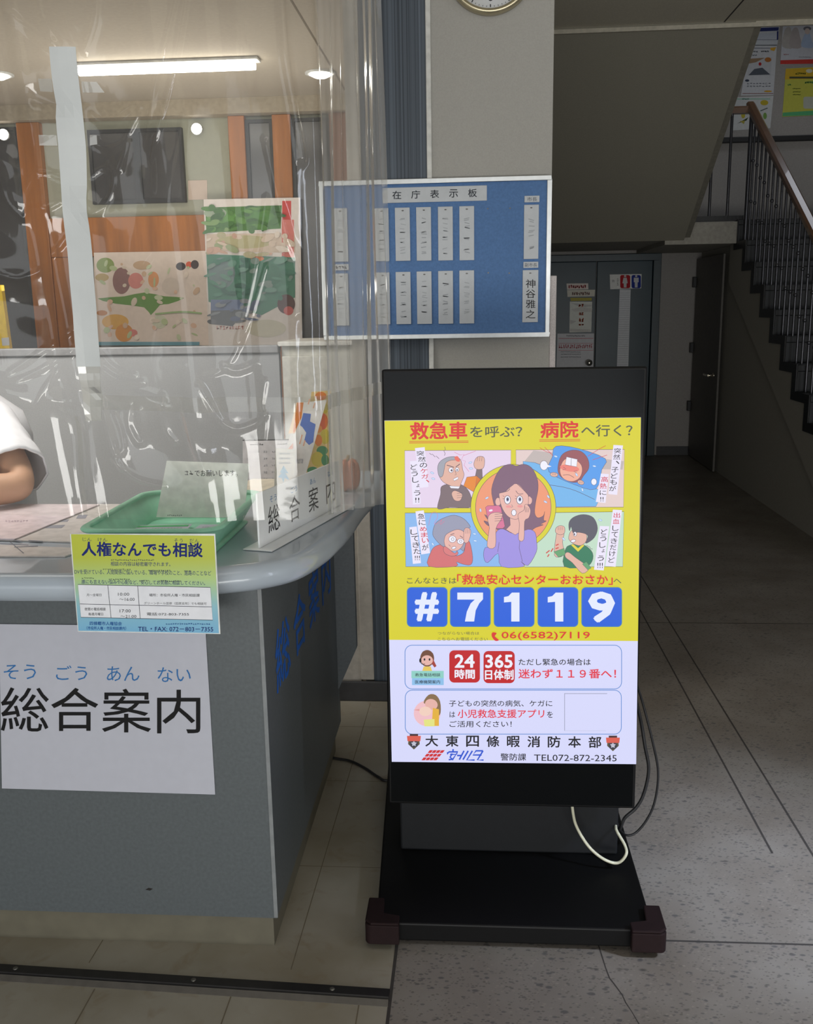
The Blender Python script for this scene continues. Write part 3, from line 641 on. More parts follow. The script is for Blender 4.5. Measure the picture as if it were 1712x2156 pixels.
def pamphlet(name, quad, Y, lean, label, colr, draw, cat='pamphlet'):
    fr = Frame((0, Y, CT), (1, 0, 0), (0, lean, 1)); q = [fr.px(*p) for p in quad]
    lo = min(v for u, v in q); q = [(u, max(v, .0015)) for u, v in q]
    r = thing(name, fr.p(sum(u for u, v in q)/4, max(lo, .0015)), label, cat)
    a = MB(); a.prism([fr.p(*p) for p in q], -fr.n*.0012, mat('card_%s' % name, colr, 0.45)); a.build('cover', r)
    art = Art(fr); draw(art); art.build('print', r)
org = ink((226, 128, 40)); peach = ink((244, 206, 160)); bl2 = ink((92, 122, 200)); oy = ink((220, 150, 50)); grn = ink((60, 140, 84)); yl = ink((206, 186, 60)); rd = ink((216, 96, 50))
def d1(t):
    t.at(480, 800, 5.035); t.poly([(725, 240), (800, 235), (760, 400), (715, 560), (640, 570), (690, 400)], peach); t.poly([(735, 240), (802, 240), (780, 400), (700, 570), (690, 540)], org)
    t.poly([(800, 350), (880, 360), (870, 440), (930, 470), (915, 560), (905, 660), (860, 690), (810, 640), (830, 560), (790, 500), (765, 480)], bl2)
    for p in ((905, 300), (850, 260), (760, 680), (800, 700), (770, 640)): t.stroke([p, (p[0]+18, p[1]-60)], 14, ink((236, 180, 150)))
    t.poly([(630, 740), (690, 670), (690, 730)], ink((244, 160, 120))); t.scribble(720, 830, 800, 890, ink((150, 150, 160)), 6, 5)
pamphlet('pamphlet', [(623, 849), (688, 842), (640, 1012), (590, 1020)], 2.44, .18, 'tall white pamphlet with an orange stripe and blue marks leaning right', (232, 226, 222), d1)
def d2(t):
    t.at(480, 800, 5.035)
    for y in (770, 820, 870): t.scribble(540, y, 660, y+22, ink((130, 136, 140)), 10, 5)
    t.poly([(590, 910), (640, 990), (610, 985), (650, 1060), (600, 1040), (590, 1085), (570, 1040), (535, 1030), (570, 980), (550, 985)], ink((110, 176, 214)))
pamphlet('leaflet', [(580, 944), (624, 946), (618, 1035), (577, 1035)], 2.40, .18, 'small cream leaflet with a blue arrow shape beside the tall pamphlet', (222, 216, 206), d2, 'leaflet')
def d3(t):
    t.at(480, 800, 5.035)
    for x, y, rx, ry, c in ((985, 170, 60, 45, org), (1020, 300, 45, 60, yl), (1000, 440, 60, 90, rd), (1030, 600, 50, 80, yl), (960, 640, 40, 60, org), (1000, 750, 60, 50, grn), (950, 840, 65, 80, yl), (1030, 850, 40, 60, grn), (900, 960, 60, 40, grn), (960, 520, 40, 40, ink((230, 150, 60)))): t.ell(x, y, rx, ry, c)
pamphlet('vegetable_leaflet', [(656, 825), (697, 822), (692, 1002), (634, 1002)], 2.50, .14, 'colourful leaflet with orange, yellow and green shapes behind the white pamphlet', (228, 196, 120), d3, 'leaflet')
r = thing('round_ornament', (-.357, 2.60, CT+.0004), 'small orange-brown lobed ornament at the far end of the counter', 'ornament')
a = MB(); M_pk = mat('orange_brown_clay', (196, 112, 62), 0.5, noise=0.12, scale=20)
for k in range(7):
    t = 2*math.pi*k/7; cxk, cyk = -.357+.020*math.cos(t), 2.60+.020*math.sin(t)
    a.loft([[(cxk+.017*math.sin(math.pi*j/8)*math.cos(2*math.pi*i/12), cyk+.017*math.sin(math.pi*j/8)*math.sin(2*math.pi*i/12), CT+.001+.088*(1-math.cos(math.pi*j/8))/2) for i in range(12)] for j in range(9)], M_pk)
a.build('lobes', r)
a = MB(); a.tube([(-.357, 2.60, CT+.075), (-.352, 2.60, CT+.10)], [.007, .004], mat('ornament_stalk', (150, 120, 60), 0.7), 8); a.build('stalk', r)
# sheets in front of the seated person
def sheet(name, pts, z, label, col, draw):
    r = thing(name, tuple(sum((Vector((*p, z)) for p in pts), Vector())/4), label, 'document')
    a = MB(); a.prism([(*p, z) for p in pts], (0, 0, .003), mat(name+'_%d' % int(z*1e4), col, 0.3)); a.build('board', r)
    fr = Frame((pts[0][0], pts[0][1], z+.003), (1, 0, 0), (0, 1, 0)); art = Art(fr, n0=.0003); draw(art); art.build('print', r)
gm = ink((150, 150, 158)); gm2 = ink((120, 122, 132))
sheet('floor_plan_board', [(-1.45, 1.86), (-.855, 1.865), (-.835, 1.93), (-1.45, 2.02)], CT+.0006, 'white laminated plan sheet nearest the front edge of the counter', (206, 200, 196),
      lambda t: [t.stroke(p, 1.6, gm2) for p in ([(0, 1145), (60, 1148)], [(20, 1140), (50, 1165)], [(60, 1138), (90, 1140)], [(30, 1152), (80, 1150)], [(0, 1132), (45, 1140)])])
def dd(t):
    for q in ([(110, 1085), (150, 1085), (146, 1090), (105, 1090)], [(110, 1094), (146, 1094), (142, 1099), (104, 1099)], [(85, 1107), (138, 1105), (130, 1112), (78, 1112)], [(165, 1084), (185, 1084), (180, 1092), (160, 1092)]): t.poly(q, gm)
sheet('floor_plan_board', [(-1.30, 2.03), (-.86, 1.985), (-.90, 2.40), (-1.20, 2.40)], CT+.0006, 'white laminated sheet with grey bars beside the green basket', (216, 208, 206), dd)
sheet('handout_sheet', [(-1.60, 2.05), (-1.03, 2.00), (-.985, 2.38), (-1.60, 2.40)], CT+.0042, 'pinkish white sheet under the forearm of the seated person', (222, 208, 212), lambda t: [t.scribble(10, 1095, 60, 1100, ink((190, 170, 180)), 8, .8)])

# ================================================================== VINYL CURTAIN
M_vinyl = vinyl_mat('clear_vinyl', .08, rough=.075, gloss=.8, bump=.09)
def path(s):                           # plan path of the hanging sheet, s in metres from the left end
    L1 = 1.44; rad = .11
    if s < L1: return Vector((-1.85+s, 1.90, 0)), Vector((0, -1, 0))
    a = (s-L1)/rad; A = math.radians(83)
    c = Vector((-.41, 1.90+rad, 0))
    if a < A: return c+Vector((rad*math.sin(a), -rad*math.cos(a), 0)), Vector((math.sin(a), -math.cos(a), 0))
    t = Vector((math.cos(A), math.sin(A), 0)); return c+Vector((rad*math.sin(A), -rad*math.cos(A), 0))+t*(s-L1-rad*A), Vector((math.sin(A), -math.cos(A), 0))
ZT = 2.495
SL = 1.44+.11*math.radians(83)+.60
def zbot(s): return .983-.03*max(0, (s-1.0))-.006*math.sin(s*7)-max(0, s-1.55)*.10
rnd = random.Random(3)
folds = [(rnd.uniform(.0, SL), rnd.uniform(.012, .05), rnd.uniform(-.006, .006), rnd.uniform(-.10, .10)) for _ in range(18)]
folds += [(1.56+.045*k+rnd.uniform(-.008, .008), rnd.uniform(.010, .018), rnd.uniform(.005, .010)*(-1)**k, rnd.uniform(-.02, .02)) for k in range(13)]
folds += [(1.245, .03, .022, .11), (.95, .014, -.011, .12), (.985, .012, .010, .13), (.72, .03, .016, -.2), (.55, .05, .02, .15)]
dents = [(.90, 1.24, .05, .03, .012), (1.03, 1.16, .025, .06, -.014), (1.10, 1.13, .03, .05, .012), (1.20, 1.12, .05, .05, -.014), (1.30, 1.20, .05, .07, .014), (1.33, 1.13, .03, .03, -.01),
         (1.20, 1.22, .06, .012, .007), (1.08, 1.23, .05, .014, -.008), (1.00, 1.22, .03, .02, .010), (.97, 1.62, .07, .04, .014), (1.12, 1.72, .05, .08, -.014), (1.10, 1.60, .04, .03, .012),
         (1.03, 1.80, .05, .02, -.01), (.92, 1.70, .06, .03, .012), (.88, 1.50, .09, .05, .014), (.95, 1.42, .05, .06, -.014), (1.16, 1.66, .02, .05, .01), (1.22, 1.68, .015, .06, -.01)]
def cpos(s, z, off=0):
    p, nrm = path(s); q = (ZT-z)/(ZT-.95); d = 0
    for c, wd, am, sh in folds:
        x = (s-c-sh*(q-.4))/wd
        if abs(x) < 3.2: d += am*math.exp(-x*x)*(.55+.45*q)
    for c, cz, ws, wz, am in dents:
        x = (s-c)/ws; y = (z-cz+.35*(s-c))/wz; e = x*x+y*y
        if e < 9: d += am*math.exp(-e)
    d += .006*math.sin(s*9+z*1.7)+.004*math.sin(s*21-z*4)
    return p+nrm*(d+off)+Vector((0, 0, z))
import numpy as np
CRE = [([(592, -10), (602, 120), (622, 230), (638, 330)], .009, .014), ([(560, 300), (600, 480), (628, 560), (630, 660)], .007, .006), ([(0, 578), (40, 588), (80, 570), (110, 540), (140, 500)], .004, .0045), ([(50, 460), (70, 432), (100, 440), (130, 425)], .0035, .004), ([(55, 400), (70, 372), (100, 365), (130, 375)], .0035, .004), ([(5, 380), (20, 430), (50, 460)], .0035, .003),
       ([(188, 240), (215, 258), (245, 245), (270, 228), (295, 222)], .005, .005), ([(196, 300), (225, 312), (255, 305), (275, 275), (300, 230)], .0045, .004), ([(195, 455), (215, 440), (235, 405), (240, 370), (225, 345)], .005, .005), ([(190, 370), (205, 355), (225, 352)], .004, .004),
       ([(210, 840), (225, 890), (240, 935), (255, 985)], .006, .006), ([(240, 870), (255, 905), (262, 945), (250, 955)], .004, .005), ([(275, 850), (270, 890), (285, 925), (300, 930), (296, 860)], .005, .005), ([(240, 965), (275, 1000), (310, 1015), (345, 1022)], .005, .005), ([(210, 745), (240, 775), (285, 790)], .004, .005), ([(215, 780), (250, 800), (300, 805)], .005, .005),
       ([(430, 812), (450, 850), (470, 885), (500, 902), (540, 890), (560, 872)], .005, .005), ([(560, 800), (553, 850), (560, 880), (556, 930)], .004, .004), ([(440, 790), (480, 770), (520, 690), (560, 560)], .004, .003), ([(345, 835), (350, 900), (370, 930)], .006, .006), ([(395, 840), (405, 900), (420, 950), (440, 990)], .009, .007), ([(350, 765), (385, 762), (395, 768)], .005, .004), ([(470, 770), (500, 780), (540, 765)], .006, .005),
       ([(375, -10), (350, 110), (325, 240), (308, 310)], .004, .004), ([(396, -10), (378, 110), (350, 250), (335, 300), (320, 340)], .004, .005), ([(270, 300), (262, 330), (255, 358)], .006, .005), ([(160, 690), (100, 730), (20, 785)], .004, .0035), ([(165, 725), (110, 790), (60, 890)], .005, .004), ([(135, 740), (90, 775), (40, 800)], .004, .004),
       ([(120, 100), (60, 60), (10, 20)], .008, .004), ([(116, 90), (90, 40), (80, -10)], .007, .004), ([(180, 110), (200, 50), (205, -10)], .007, .004), ([(300, 560), (350, 480), (380, 330), (390, 250)], .008, .003), ([(500, 720), (520, 640), (545, 520), (560, 420)], .006, .004)]
POLY = []
for pts, wd, am in CRE:
    q = [at(x, y, 1.9) for x, y in pts]; q = [(p.x, p.y, p.z) for p in q]; q = spline([(a+1.85, b, c) for a, b, c in q], 5); POLY.append(([(p.x, p.z) for p in q], wd, am))
def cpos_np(S, Z):
    P = np.zeros(S.shape+(3,)); N = np.zeros(S.shape+(3,))
    for i in range(S.shape[0]):
        p, n = path(float(S[i, 0])); P[i, :, :] = (p.x, p.y, 0); N[i, :, :] = (n.x, n.y, 0)
    q = (ZT-Z)/(ZT-.95); D = np.zeros(S.shape)
    for c, wd, am, sh in folds: D += am*np.exp(-((S-c-sh*(q-.4))/wd)**2)*(.55+.45*q)
    for c, cz, ws, wz, am in dents: D += am*np.exp(-((S-c)/ws)**2-((Z-cz+.35*(S-c))/wz)**2)
    D += .006*np.sin(S*9+Z*1.7)+.004*np.sin(S*21-Z*4)
    for q, wd, am in POLY:
        d2 = np.full(S.shape, 1.0)
        for (ax, az), (bx, bz) in zip(q[:-1], q[1:]):
            dx, dz = bx-ax, bz-az; L2 = dx*dx+dz*dz+1e-12; t = np.clip(((S-ax)*dx+(Z-az)*dz)/L2, 0, 1)
            d2 = np.minimum(d2, (S-ax-t*dx)**2+(Z-az-t*dz)**2)
        D += am*np.exp(-d2/wd**2)
    P += N*D[..., None]; P[..., 2] = Z
    return P
cu = thing('vinyl_curtain', (-.9, 2.0, .95), 'clear vinyl splash curtain hanging over the reception counter', 'curtain')
M_side = vinyl_mat('clear_vinyl_side', .34, bump=.10, rough=.10, gloss=.60)
def sheetmesh(name, s0, s1, nx, nz, m):
    S = np.repeat(np.linspace(s0, s1, nx+1)[:, None], nz+1, 1); B = np.array([zbot(float(v)) for v in S[:, 0]])[:, None]
    Z = B+(ZT-B)*(np.linspace(0, 1, nz+1)**1.15)[None, :]
    V = cpos_np(S, Z).reshape(-1, 3).tolist(); Fs = []
    for i in range(nx):
        for j in range(nz): k = i*(nz+1)+j; Fs.append((k, k+nz+1, k+nz+2, k+1))
    a = MB(); a.add(V, Fs, m, True); return a.build(name, cu)
SJ = 1.44+.11*math.radians(78)
sheetmesh('front_sheet', 0.55, SJ, 330, 330, M_vinyl); sheetmesh('side_sheet', SJ, SL, 200, 120, M_side)
def strip(name, s0, s1, z0f, z1f, m, off, ns, nz, label=None):
    a = MB(); V = []; Fs = []
    for i in range(ns+1):
        s = s0+(s1-s0)*i/ns
        for j in range(nz+1): z = z0f(s)+(z1f(s)-z0f(s))*j/nz; V.append(cpos(s, z, off))
    for i in range(ns):
        for j in range(nz): k = i*(nz+1)+j; Fs.append((k, k+nz+1, k+nz+2, k+1))
    a.add(V, Fs, m, True); o = a.build(name, cu)
    if label: o['label'] = label
    return o
M_hem = vinyl_mat('clear_vinyl_hem', .10, bump=.1)
strip('hem_seam', 1.05, SL, lambda s: 1.205-.02*(s-1.05), lambda s: 1.235-.02*(s-1.05), M_hem, .003, 200, 4, 'clear horizontal seam of the curtain')
strip('edge_strip', 1.02, 1.032, lambda s: .985, lambda s: 1.19, M_hem, .003, 2, 40)
# white tape strip with clear tape tabs
M_tape = mat('white_cloth_tape', (204, 208, 208), 0.6, noise=0.03, scale=8)
tp = [at(108, 101, 1.885), at(163, 101, 1.885), at(211, 772, 1.885), at(162, 772, 1.885)]
def tstrip(name, q0, q1, m, label=None, nz=24):
    a = MB(); V = []; Fs = []
    for j in range(nz+1):
        for i in range(4):
            u = i/3; t = j/nz; p = (q0[0]*(1-u)+q0[1]*u)*(1-t)+(q1[0]*(1-u)+q1[1]*u)*t
            s = p.x+1.85; V.append(cpos(s, p.z, .005+.0008*math.sin(t*37)))
    for j in range(nz):
        for i in range(3): k = j*4+i; Fs.append((k, k+1, k+5, k+4))
    a.add(V, Fs, m, False); o = a.build(name, cu, solid=.0008)
    if label: o['label'] = label
tstrip('tape_strip', (at(108, 101, 1.9), at(163, 101, 1.9)), (at(162, 772, 1.9), at(211, 772, 1.9)), M_tape, 'long white tape strip')
tstrip('tape_strip', (at(164, 772, 1.9), at(209, 772, 1.9)), (at(180, 887, 1.9), at(214, 885, 1.9)), vinyl_mat('frosted_tape', .55, bump=.1), 'translucent lower end of the tape strip', 8)
M_clr = vinyl_mat('clear_tape', .35, bump=.5)
def tab(pts, label):
    a = MB(); P = [at(x, y, 1.9) for x, y in pts]; P = [cpos(p.x+1.85, p.z, .007) for p in P]; a.add(P, [tuple(range(len(P)))[::-1]], M_clr); o = a.build('tape_tab', cu, solid=.0006); o['label'] = label
tab([(84, 168), (113, 168), (114, 195), (86, 193)], 'clear tape tab left of the strip, upper'); tab([(174, 173), (206, 174), (222, 196), (176, 196)], 'clear tape tab right of the strip, upper')
tab([(86, 286), (122, 286), (124, 308), (88, 308)], 'clear tape tab left of the strip, lower'); tab([(186, 283), (200, 283), (201, 302), (186, 305)], 'clear tape tab right of the strip, lower')

# ================================================================== NAME BOARD AND CLOCK
fr = Frame((0, W-.03, 0), (1, 0, 0), (0, 0, 1))
u0, v0, u1, v1 = fr.box(677, 381, 1159, 713); v1 = (fr.px(677, 381)[1]+fr.px(1159, 369)[1])/2
bd = thing('name_board', fr.p((u0+u1)/2, v0, .0), 'blue attendance board headed 在庁表示板 in an aluminium frame', 'board')
a = MB(); a.obox(fr, u0+.008, v0+.008, -.0165, u1-.008, v1-.008, -.004, mat('blue_felt_board', (78, 114, 162), 0.75, noise=0.05, scale=150, bump=.2)); a.build('panel', bd)
M_alu = mat('brushed_aluminium', (206, 208, 208), 0.35, 0.55, noise=.03)
a = MB(); fw_ = .014
a.obox(fr, u0, v0, -.0165, u1, v0+fw_, .003, M_alu); a.obox(fr, u0, v1-fw_, -.0165, u1, v1, .003, M_alu)
a.obox(fr, u0, v0+fw_, -.0165, u0+fw_, v1-fw_, .003, M_alu); a.obox(fr, u1-fw_, v0+fw_, -.0165, u1, v1-fw_, .003, M_alu); a.build('frame', bd, bevel=.0015)
M_plate = mat('white_plastic_plate', (184, 188, 192), 0.5, noise=.02)
M_pin = mat('pin_steel', (90, 88, 86), 0.4, .6)
a = MB(); fp = Frame(fr.p(0, 0, -.0039), fr.u, fr.v); art = Art(fp, 660, 0, 2.765)
for x, y in ((1015, 1215), (1145, 1212), (1018, 1588), (1140, 1590)): art.ell(x, y, 5, 4, M_pin, n=10)
art.build('spare_pin', bd)
def plate(name, x0, y0, x1, y1, label, cat, group=None, pin=True):
    b = fp.box(660+x0/2.765, y0/2.765, 660+x1/2.765, y1/2.765)
    r = thing(name, fp.p((b[0]+b[2])/2, b[1], .0), label, cat, group)
    a = MB(); a.obox(fp, b[0], b[1], .0004, b[2], b[3], .0035, M_plate); a.build('plate', r, bevel=.001)
    art = Art(fp, 660, 0, 2.765, n0=.0037)
    if pin: art.ell((x0+x1)/2, y0+18, 7, 4, M_pin, n=10); art.build('pin', r); art.new()
    return art, r
art, r = plate('title_plate', 403, 1087, 1010, 1176, 'wide white title plate reading 在庁表示板 at the top of the blue board', 'sign', pin=False)
for i, ch in enumerate('在庁表示板'): art.text(ch, 460+110*i, 1112-3*i, 512+110*i, 1160-3*i, ink((44, 48, 56)), .012)
art.build('lettering', r)
fade = ink((164, 168, 173)); fade2 = ink((154, 158, 163))
ords = ['first', 'second', 'third', 'fourth', 'fifth']
for row, (ya, yb) in enumerate(((1206, 1518), (1580, 1886))):
    for i, x in enumerate((354, 477, 600, 726, 850)):
        x += 6*row*(1-i/4); dy = 6-3*i
        art, r = plate('nameplate', x, ya+dy, x+86, yb+dy*.4, 'dim grey nameplate, %s from the left in the %s row of the blue board' % (ords[i], ('upper', 'lower')[row]), 'nameplate', 'switched-off nameplates on the blue board')
        art.scribble(x+24, ya+50+dy, x+62, yb-30+dy, fade if (i+row) % 2 else fade2, 4, 5, vertical=True); art.build('faded_name', r)
art, r = plate('nameplate', 1225, 1192, 1311, 1508, 'dim nameplate at the right end of the blue board, upper one', 'nameplate'); art.scribble(1250, 1260, 1288, 1470, fade2, 3, 5, vertical=True); art.build('faded_name', r)
art, r = plate('nameplate', 1217, 1572, 1308, 1876, 'bright nameplate with black writing at the lower right of the blue board', 'nameplate'); art.vtext('神谷雅之', 1236, 1622, 1292, 1858, ink((40, 40, 44)), .004); art.build('written_name', r)
art, r = plate('title_label', 1228, 1140, 1316, 1178, 'tiny white label above the upper right nameplate', 'label', pin=False); art.text('市長', 1244, 1148, 1302, 1172, ink((70, 74, 80))); art.build('lettering', r)
art, r = plate('title_label', 1222, 1524, 1309, 1560, 'tiny white label between the two right-hand nameplates', 'label', pin=False); art.text('副市長', 1230, 1531, 1302, 1554, ink((70, 74, 80))); art.build('lettering', r)
art, r = plate('nameplate', 112, 1212, 200, 1524, 'nameplate seen through the curtain at the left end of the board, upper one', 'nameplate'); art.scribble(138, 1270, 176, 1490, fade, 4, 5, vertical=True); art.build('faded_name', r)
art, r = plate('nameplate', 118, 1592, 206, 1896, 'nameplate seen through the curtain at the left end of the board, lower one', 'nameplate'); art.scribble(142, 1650, 180, 1860, fade, 4, 5, vertical=True); art.build('faded_name', r)
art, r = plate('title_label', 120, 1538, 206, 1574, 'tiny label seen through the curtain between the left-end nameplates', 'label', pin=False); art.scribble(130, 1546, 196, 1566, ink((60, 64, 70)), 4, 4); art.build('lettering', r)

cx, cz, cr = .049, 2.282+.137, .137; fy = W-.0005
ck = thing('wall_clock', (cx, fy, cz-cr), 'round wall clock with a brass-silver rim on the beige column', 'clock')
a = MB(); a.lathe((cx, fy, cz), (0, -1, 0), [(cr-.004, 0), (cr, .006), (cr, .030), (cr-.006, .038), (cr-.014, .036), (cr-.018, .028), (cr-.018, .020)], mat('champagne_metal', (186, 176, 148), 0.3, 0.8, noise=.03), 64); a.build('rim', ck)
a = MB(); a.lathe((cx, fy, cz), (0, -1, 0), [(cr-.017, .018), (cr-.017, .024), (.0001, .024)], mat('clock_dial', (216, 218, 220), 0.5, noise=.01), 64); a.build('dial', ck)
fc = Frame((cx, fy-.0245, cz), (1, 0, 0), (0, 0, 1)); art = Art(fc, px=False, n0=.0003); ck_ink = ink((52, 54, 60))
for k in range(12):
    t = math.radians(90-30*(k+1)); rr_ = .088; x, y = rr_*math.cos(t), rr_*math.sin(t); w_ = .007 if k < 9 else .012
    art.text(str(k+1), x-w_, y+.011, x+w_, y-.011, ck_ink, .01)
for k in range(60):
    t = math.radians(6*k); art.stroke([((.112 if k % 5 else .108)*math.cos(t), (.112 if k % 5 else .108)*math.sin(t)), (.116*math.cos(t), .116*math.sin(t))], .0014 if k % 5 else .003, ck_ink)
art.build('numerals', ck)
for nm, ang, ln, wd in (('hour_hand', 48, .055, .007), ('minute_hand', 130, .085, .005)):
    art = Art(fc, px=False, n0=.002); t = math.radians(ang); art.stroke([(-.015*math.cos(t), -.015*math.sin(t)), (ln*math.cos(t), ln*math.sin(t))], wd, M_black); art.build(nm, ck)

# ================================================================== DISPLAY STAND
M_bezel = mat('gloss_black_glass', (7, 9, 11), 0.14, noise=0.0, spec=0.15)
M_matt = mat('matt_black_metal', (9, 9, 10), 0.5, noise=0.04, scale=60, spec=.22)
M_box = mat('charcoal_metal_box', (22, 24, 27), 0.5, noise=0.04, scale=60, spec=.3)
BL, BR = at(822, 1692, 2.075), at(1343, 1703, 2.075); TL, TR = at(800, 778, 2.125), at(1357, 772, 2.125)
mid = (BL+BR+TL+TR)/4; uu = (BR+TR-BL-TL); uu.y = 0; vv = TL+TR-BL-BR
fd = Frame(mid, uu, vv); hw = (BR-BL).length*.25+(TR-TL).length*.25; hh = ((TL+TR)-(BL+BR)).length/4
ds = thing('digital_display', (.085, 2.2, 0), 'black portrait digital display on a black floor stand showing a yellow ambulance notice', 'display')
a = MB(); a.obox(fd, -hw, -hh, -.055, hw, hh, -.0004, M_matt); a.build('housing', ds, bevel=.004)
a = MB(); a.obox(fd, -hw+.006, -hh+.006, -.0003, hw-.006, hh-.006, .0006, M_bezel); a.build('glass_front', ds)
a = MB(); a.box((-.19, 2.165, .056), (.352, 2.34, .42), M_box); a.build('support_box', ds, bevel=.005)
a = MB(); a.prism([(-.222, 1.872, .012), (.390, 1.874, .012), (.385, 2.62, .012), (-.262, 2.62, .012)], (0, 0, .044), M_matt)
a.box((-.20, 1.89, .0005), (.365, 2.60, .012), M_matt); a.build('base', ds, bevel=.004)
M_guard = mat('brown_foam_guard', (32, 19, 20), 0.75, spec=.2, noise=.06, scale=60)
for sx, x in ((1, -.222), (-1, .390)):
    a = MB(); xo = x-sx*.024; xi = x+sx*.052; o_ = []
    for k in range(7):
        t = math.radians(90*k/6); o_.append((xo+sx*.014*(1-math.sin(t)), 1.850+.014*(1-math.cos(t))))
    o_ = [(xo, 1.945)]+o_[::-1][::-1][::-1]+[(xi, 1.850), (xi, 1.8712), (x-sx*.0007, 1.8712), (x-sx*.0007, 1.945)]
    P_ = [(px_, py_, .016) for px_, py_ in o_]
    a.prism(P_ if sx < 0 else P_[::-1], (0, 0, .0475), M_guard)
    a.prism([(xo, 1.850+.014, .0637), (xo+sx*.014, 1.850, .0637), (xi, 1.850, .0637), (xi, 1.882, .0637), (x+sx*.016, 1.890, .0637), (x+sx*.012, 1.945, .0637), (xo, 1.945, .0637)][::sx], (0, 0, .006), M_guard)
    a.build('corner_guard', ds, bevel=.008)
# the picture on the screen
fs = Frame(fd.p(0, 0, .0007), fd.u, fd.v)
Y_ = glow((214, 206, 40)); WH = glow((214, 216, 250)); RED = glow((214, 46, 42)); DKG = glow((84, 88, 66)); BLU = glow((22, 92, 216)); LN = glow((70, 60, 84)); BK = glow((22, 22, 30)); BORD = glow((96, 140, 208))
q = [fs.px(809.5, 885.5), fs.px(1349.6, 878.8), fs.px(1339.6, 1608.8), fs.px(825, 1603.8)]
a = MB(); a.prism([fs.p(*p) for p in q][::-1], fs.n*.0004, WH); scn = a.build('screen', ds); BASE[scn.name] = BASE[ds.name]
art = Art(fs, 0, 0, 1, n0=.0006)
art.poly([(809.8, 886), (1349.4, 879.2), (1343.3, 1349.5), (819.4, 1347)], Y_); art.build('yellow_ground', scn); art.new()
art.at(790, 760, 2.952)
art.text('救急車', 215, 380, 573, 490, RED, .03, slope=-4); art.text('病院', 1026, 374, 1264, 480, RED, .03, slope=-3)
for x0, x1, y in ((212, 580, 500), (212, 580, 509), (1020, 1274, 490), (1020, 1274, 499)): art.stroke([(x0, y), (x1, y-3)], 3.5, RED)
art.text('を呼ぶ？', 590, 406, 915, 476, DKG, .016, slope=-2); art.text('へ行く？', 1280, 396, 1600, 470, DKG, .016, slope=-2)
art.build('headline_lettering', scn)
# the four comic panels and the woman in the ring (drawn in one zoomed coordinate system)
def CA(): return Art(fs, 840, 930, 3.424, n0=AN[0])
AN = [art.n+.00002]
SKIN = glow((228, 178, 168)); SKIN2 = glow((222, 176, 160)); PUR = glow((124, 92, 116)); LAV = glow((156, 142, 222)); GRYH = glow((150, 152, 176)); DK = glow((84, 80, 96)); WHITE = glow((236, 236, 248)); LNV = glow((86, 70, 88))
LBL = glow((232, 226, 246)); RDT = glow((206, 40, 66)); PINK = glow((214, 112, 150)); DROP = glow((206, 226, 246))
def panel(t, pts, c): t.poly(pts, c, line=LNV, lw=3)
def caption(t, pts, body, x0, y0, x1, y1, m, lean, red=None):
    t.poly(pts, LBL)
    t.vtext(body, x0, y0, x1, y1, m, .008, lean)
def drops(t, pts):
    for x, y, a in pts: t.ell(x, y, 13, 6, DROP, rot=a, line=BORD, lw=2, n=14)
def face(t, cx, cy, s, eye=True): pass
# panel: man with an injury
t = CA(); panel(t, [(42, 64), (808, 60), (806, 478), (44, 476)], glow((226, 208, 232)))
t.poly([(310, 320), (400, 300), (470, 320), (515, 380), (520, 470), (370, 472), (300, 486), (278, 470), (300, 380)], glow((122, 104, 110)), 4, LNV)
t.poly([(560, 200), (600, 195), (602, 260), (570, 300), (545, 280)], glow((122, 104, 110)), 0, LNV)
t.poly([(540, 160), (555, 120), (580, 105), (612, 112), (618, 150), (608, 190), (575, 200), (550, 190)], SKIN2, 4, LNV)
for x in (568, 584, 600): t.stroke([(x, 108), (x-4, 140)], 2, LNV)
t.poly([(300, 170), (330, 128), (400, 112), (445, 130), (460, 200), (470, 240), (452, 290), (430, 332), (380, 320), (320, 290), (290, 240)], SKIN2, 4, LNV)
t.poly([(285, 235), (280, 180), (300, 140), (350, 112), (410, 108), (440, 130), (380, 132), (340, 150), (330, 180), (318, 240), (300, 255)], glow((160, 162, 174)), 4, LNV)
t.poly([(400, 112), (425, 105), (440, 140), (415, 140)], glow((230, 110, 96)), 3)
t.ell(376, 204, 17, 19, WHITE, line=LNV); t.ell(380, 206, 7, 8, LNV); t.ell(420, 200, 13, 15, WHITE, line=LNV); t.ell(420, 203, 5, 6, LNV)
t.stroke([(345, 168), (385, 180), (398, 184)], 5, LNV); t.stroke([(410, 182), (440, 160)], 5, LNV); t.stroke([(404, 208), (414, 236), (402, 240)], 2.5, LNV)
t.poly([(392, 268), (425, 252), (428, 268), (400, 282)], WHITE, 0, LNV, 2.5)
t.poly([(365, 318), (440, 322), (430, 338), (375, 335)], WHITE, 0, LNV, 2)
t.poly([(380, 375), (400, 352), (440, 365), (458, 385), (440, 425), (400, 420)], SKIN2, 4, LNV)
for y in (372, 388, 404): t.stroke([(418, y), (455, y-4)], 2, LNV)
t.poly([(466, 318), (490, 255), (560, 246), (630, 305), (545, 365)], glow((226, 134, 48)), 0, LNV); t.poly([(560, 246), (630, 305), (548, 362), (556, 300)], glow((214, 116, 36)), 0, LNV, 2)
t.poly([(545, 365), (625, 310), (620, 345), (575, 352), (555, 378)], WHITE, 0, LNV, 2)
for p in ([(400, 75), (440, 95), (470, 90), (450, 130), (480, 140), (470, 170), (505, 215)], [(465, 100), (555, 66)]): t.stroke(p, 2.5, PINK)
t.stroke([(220, 82), (236, 94), (240, 88), (262, 110), (268, 102), (290, 122)], 3, LNV); t.stroke([(330, 36), (336, 56), (324, 66), (334, 84), (328, 100)], 3, LNV)
drops(t, ((515, 150, -.3), (520, 192, .1), (240, 224, .4), (248, 266, .3)))
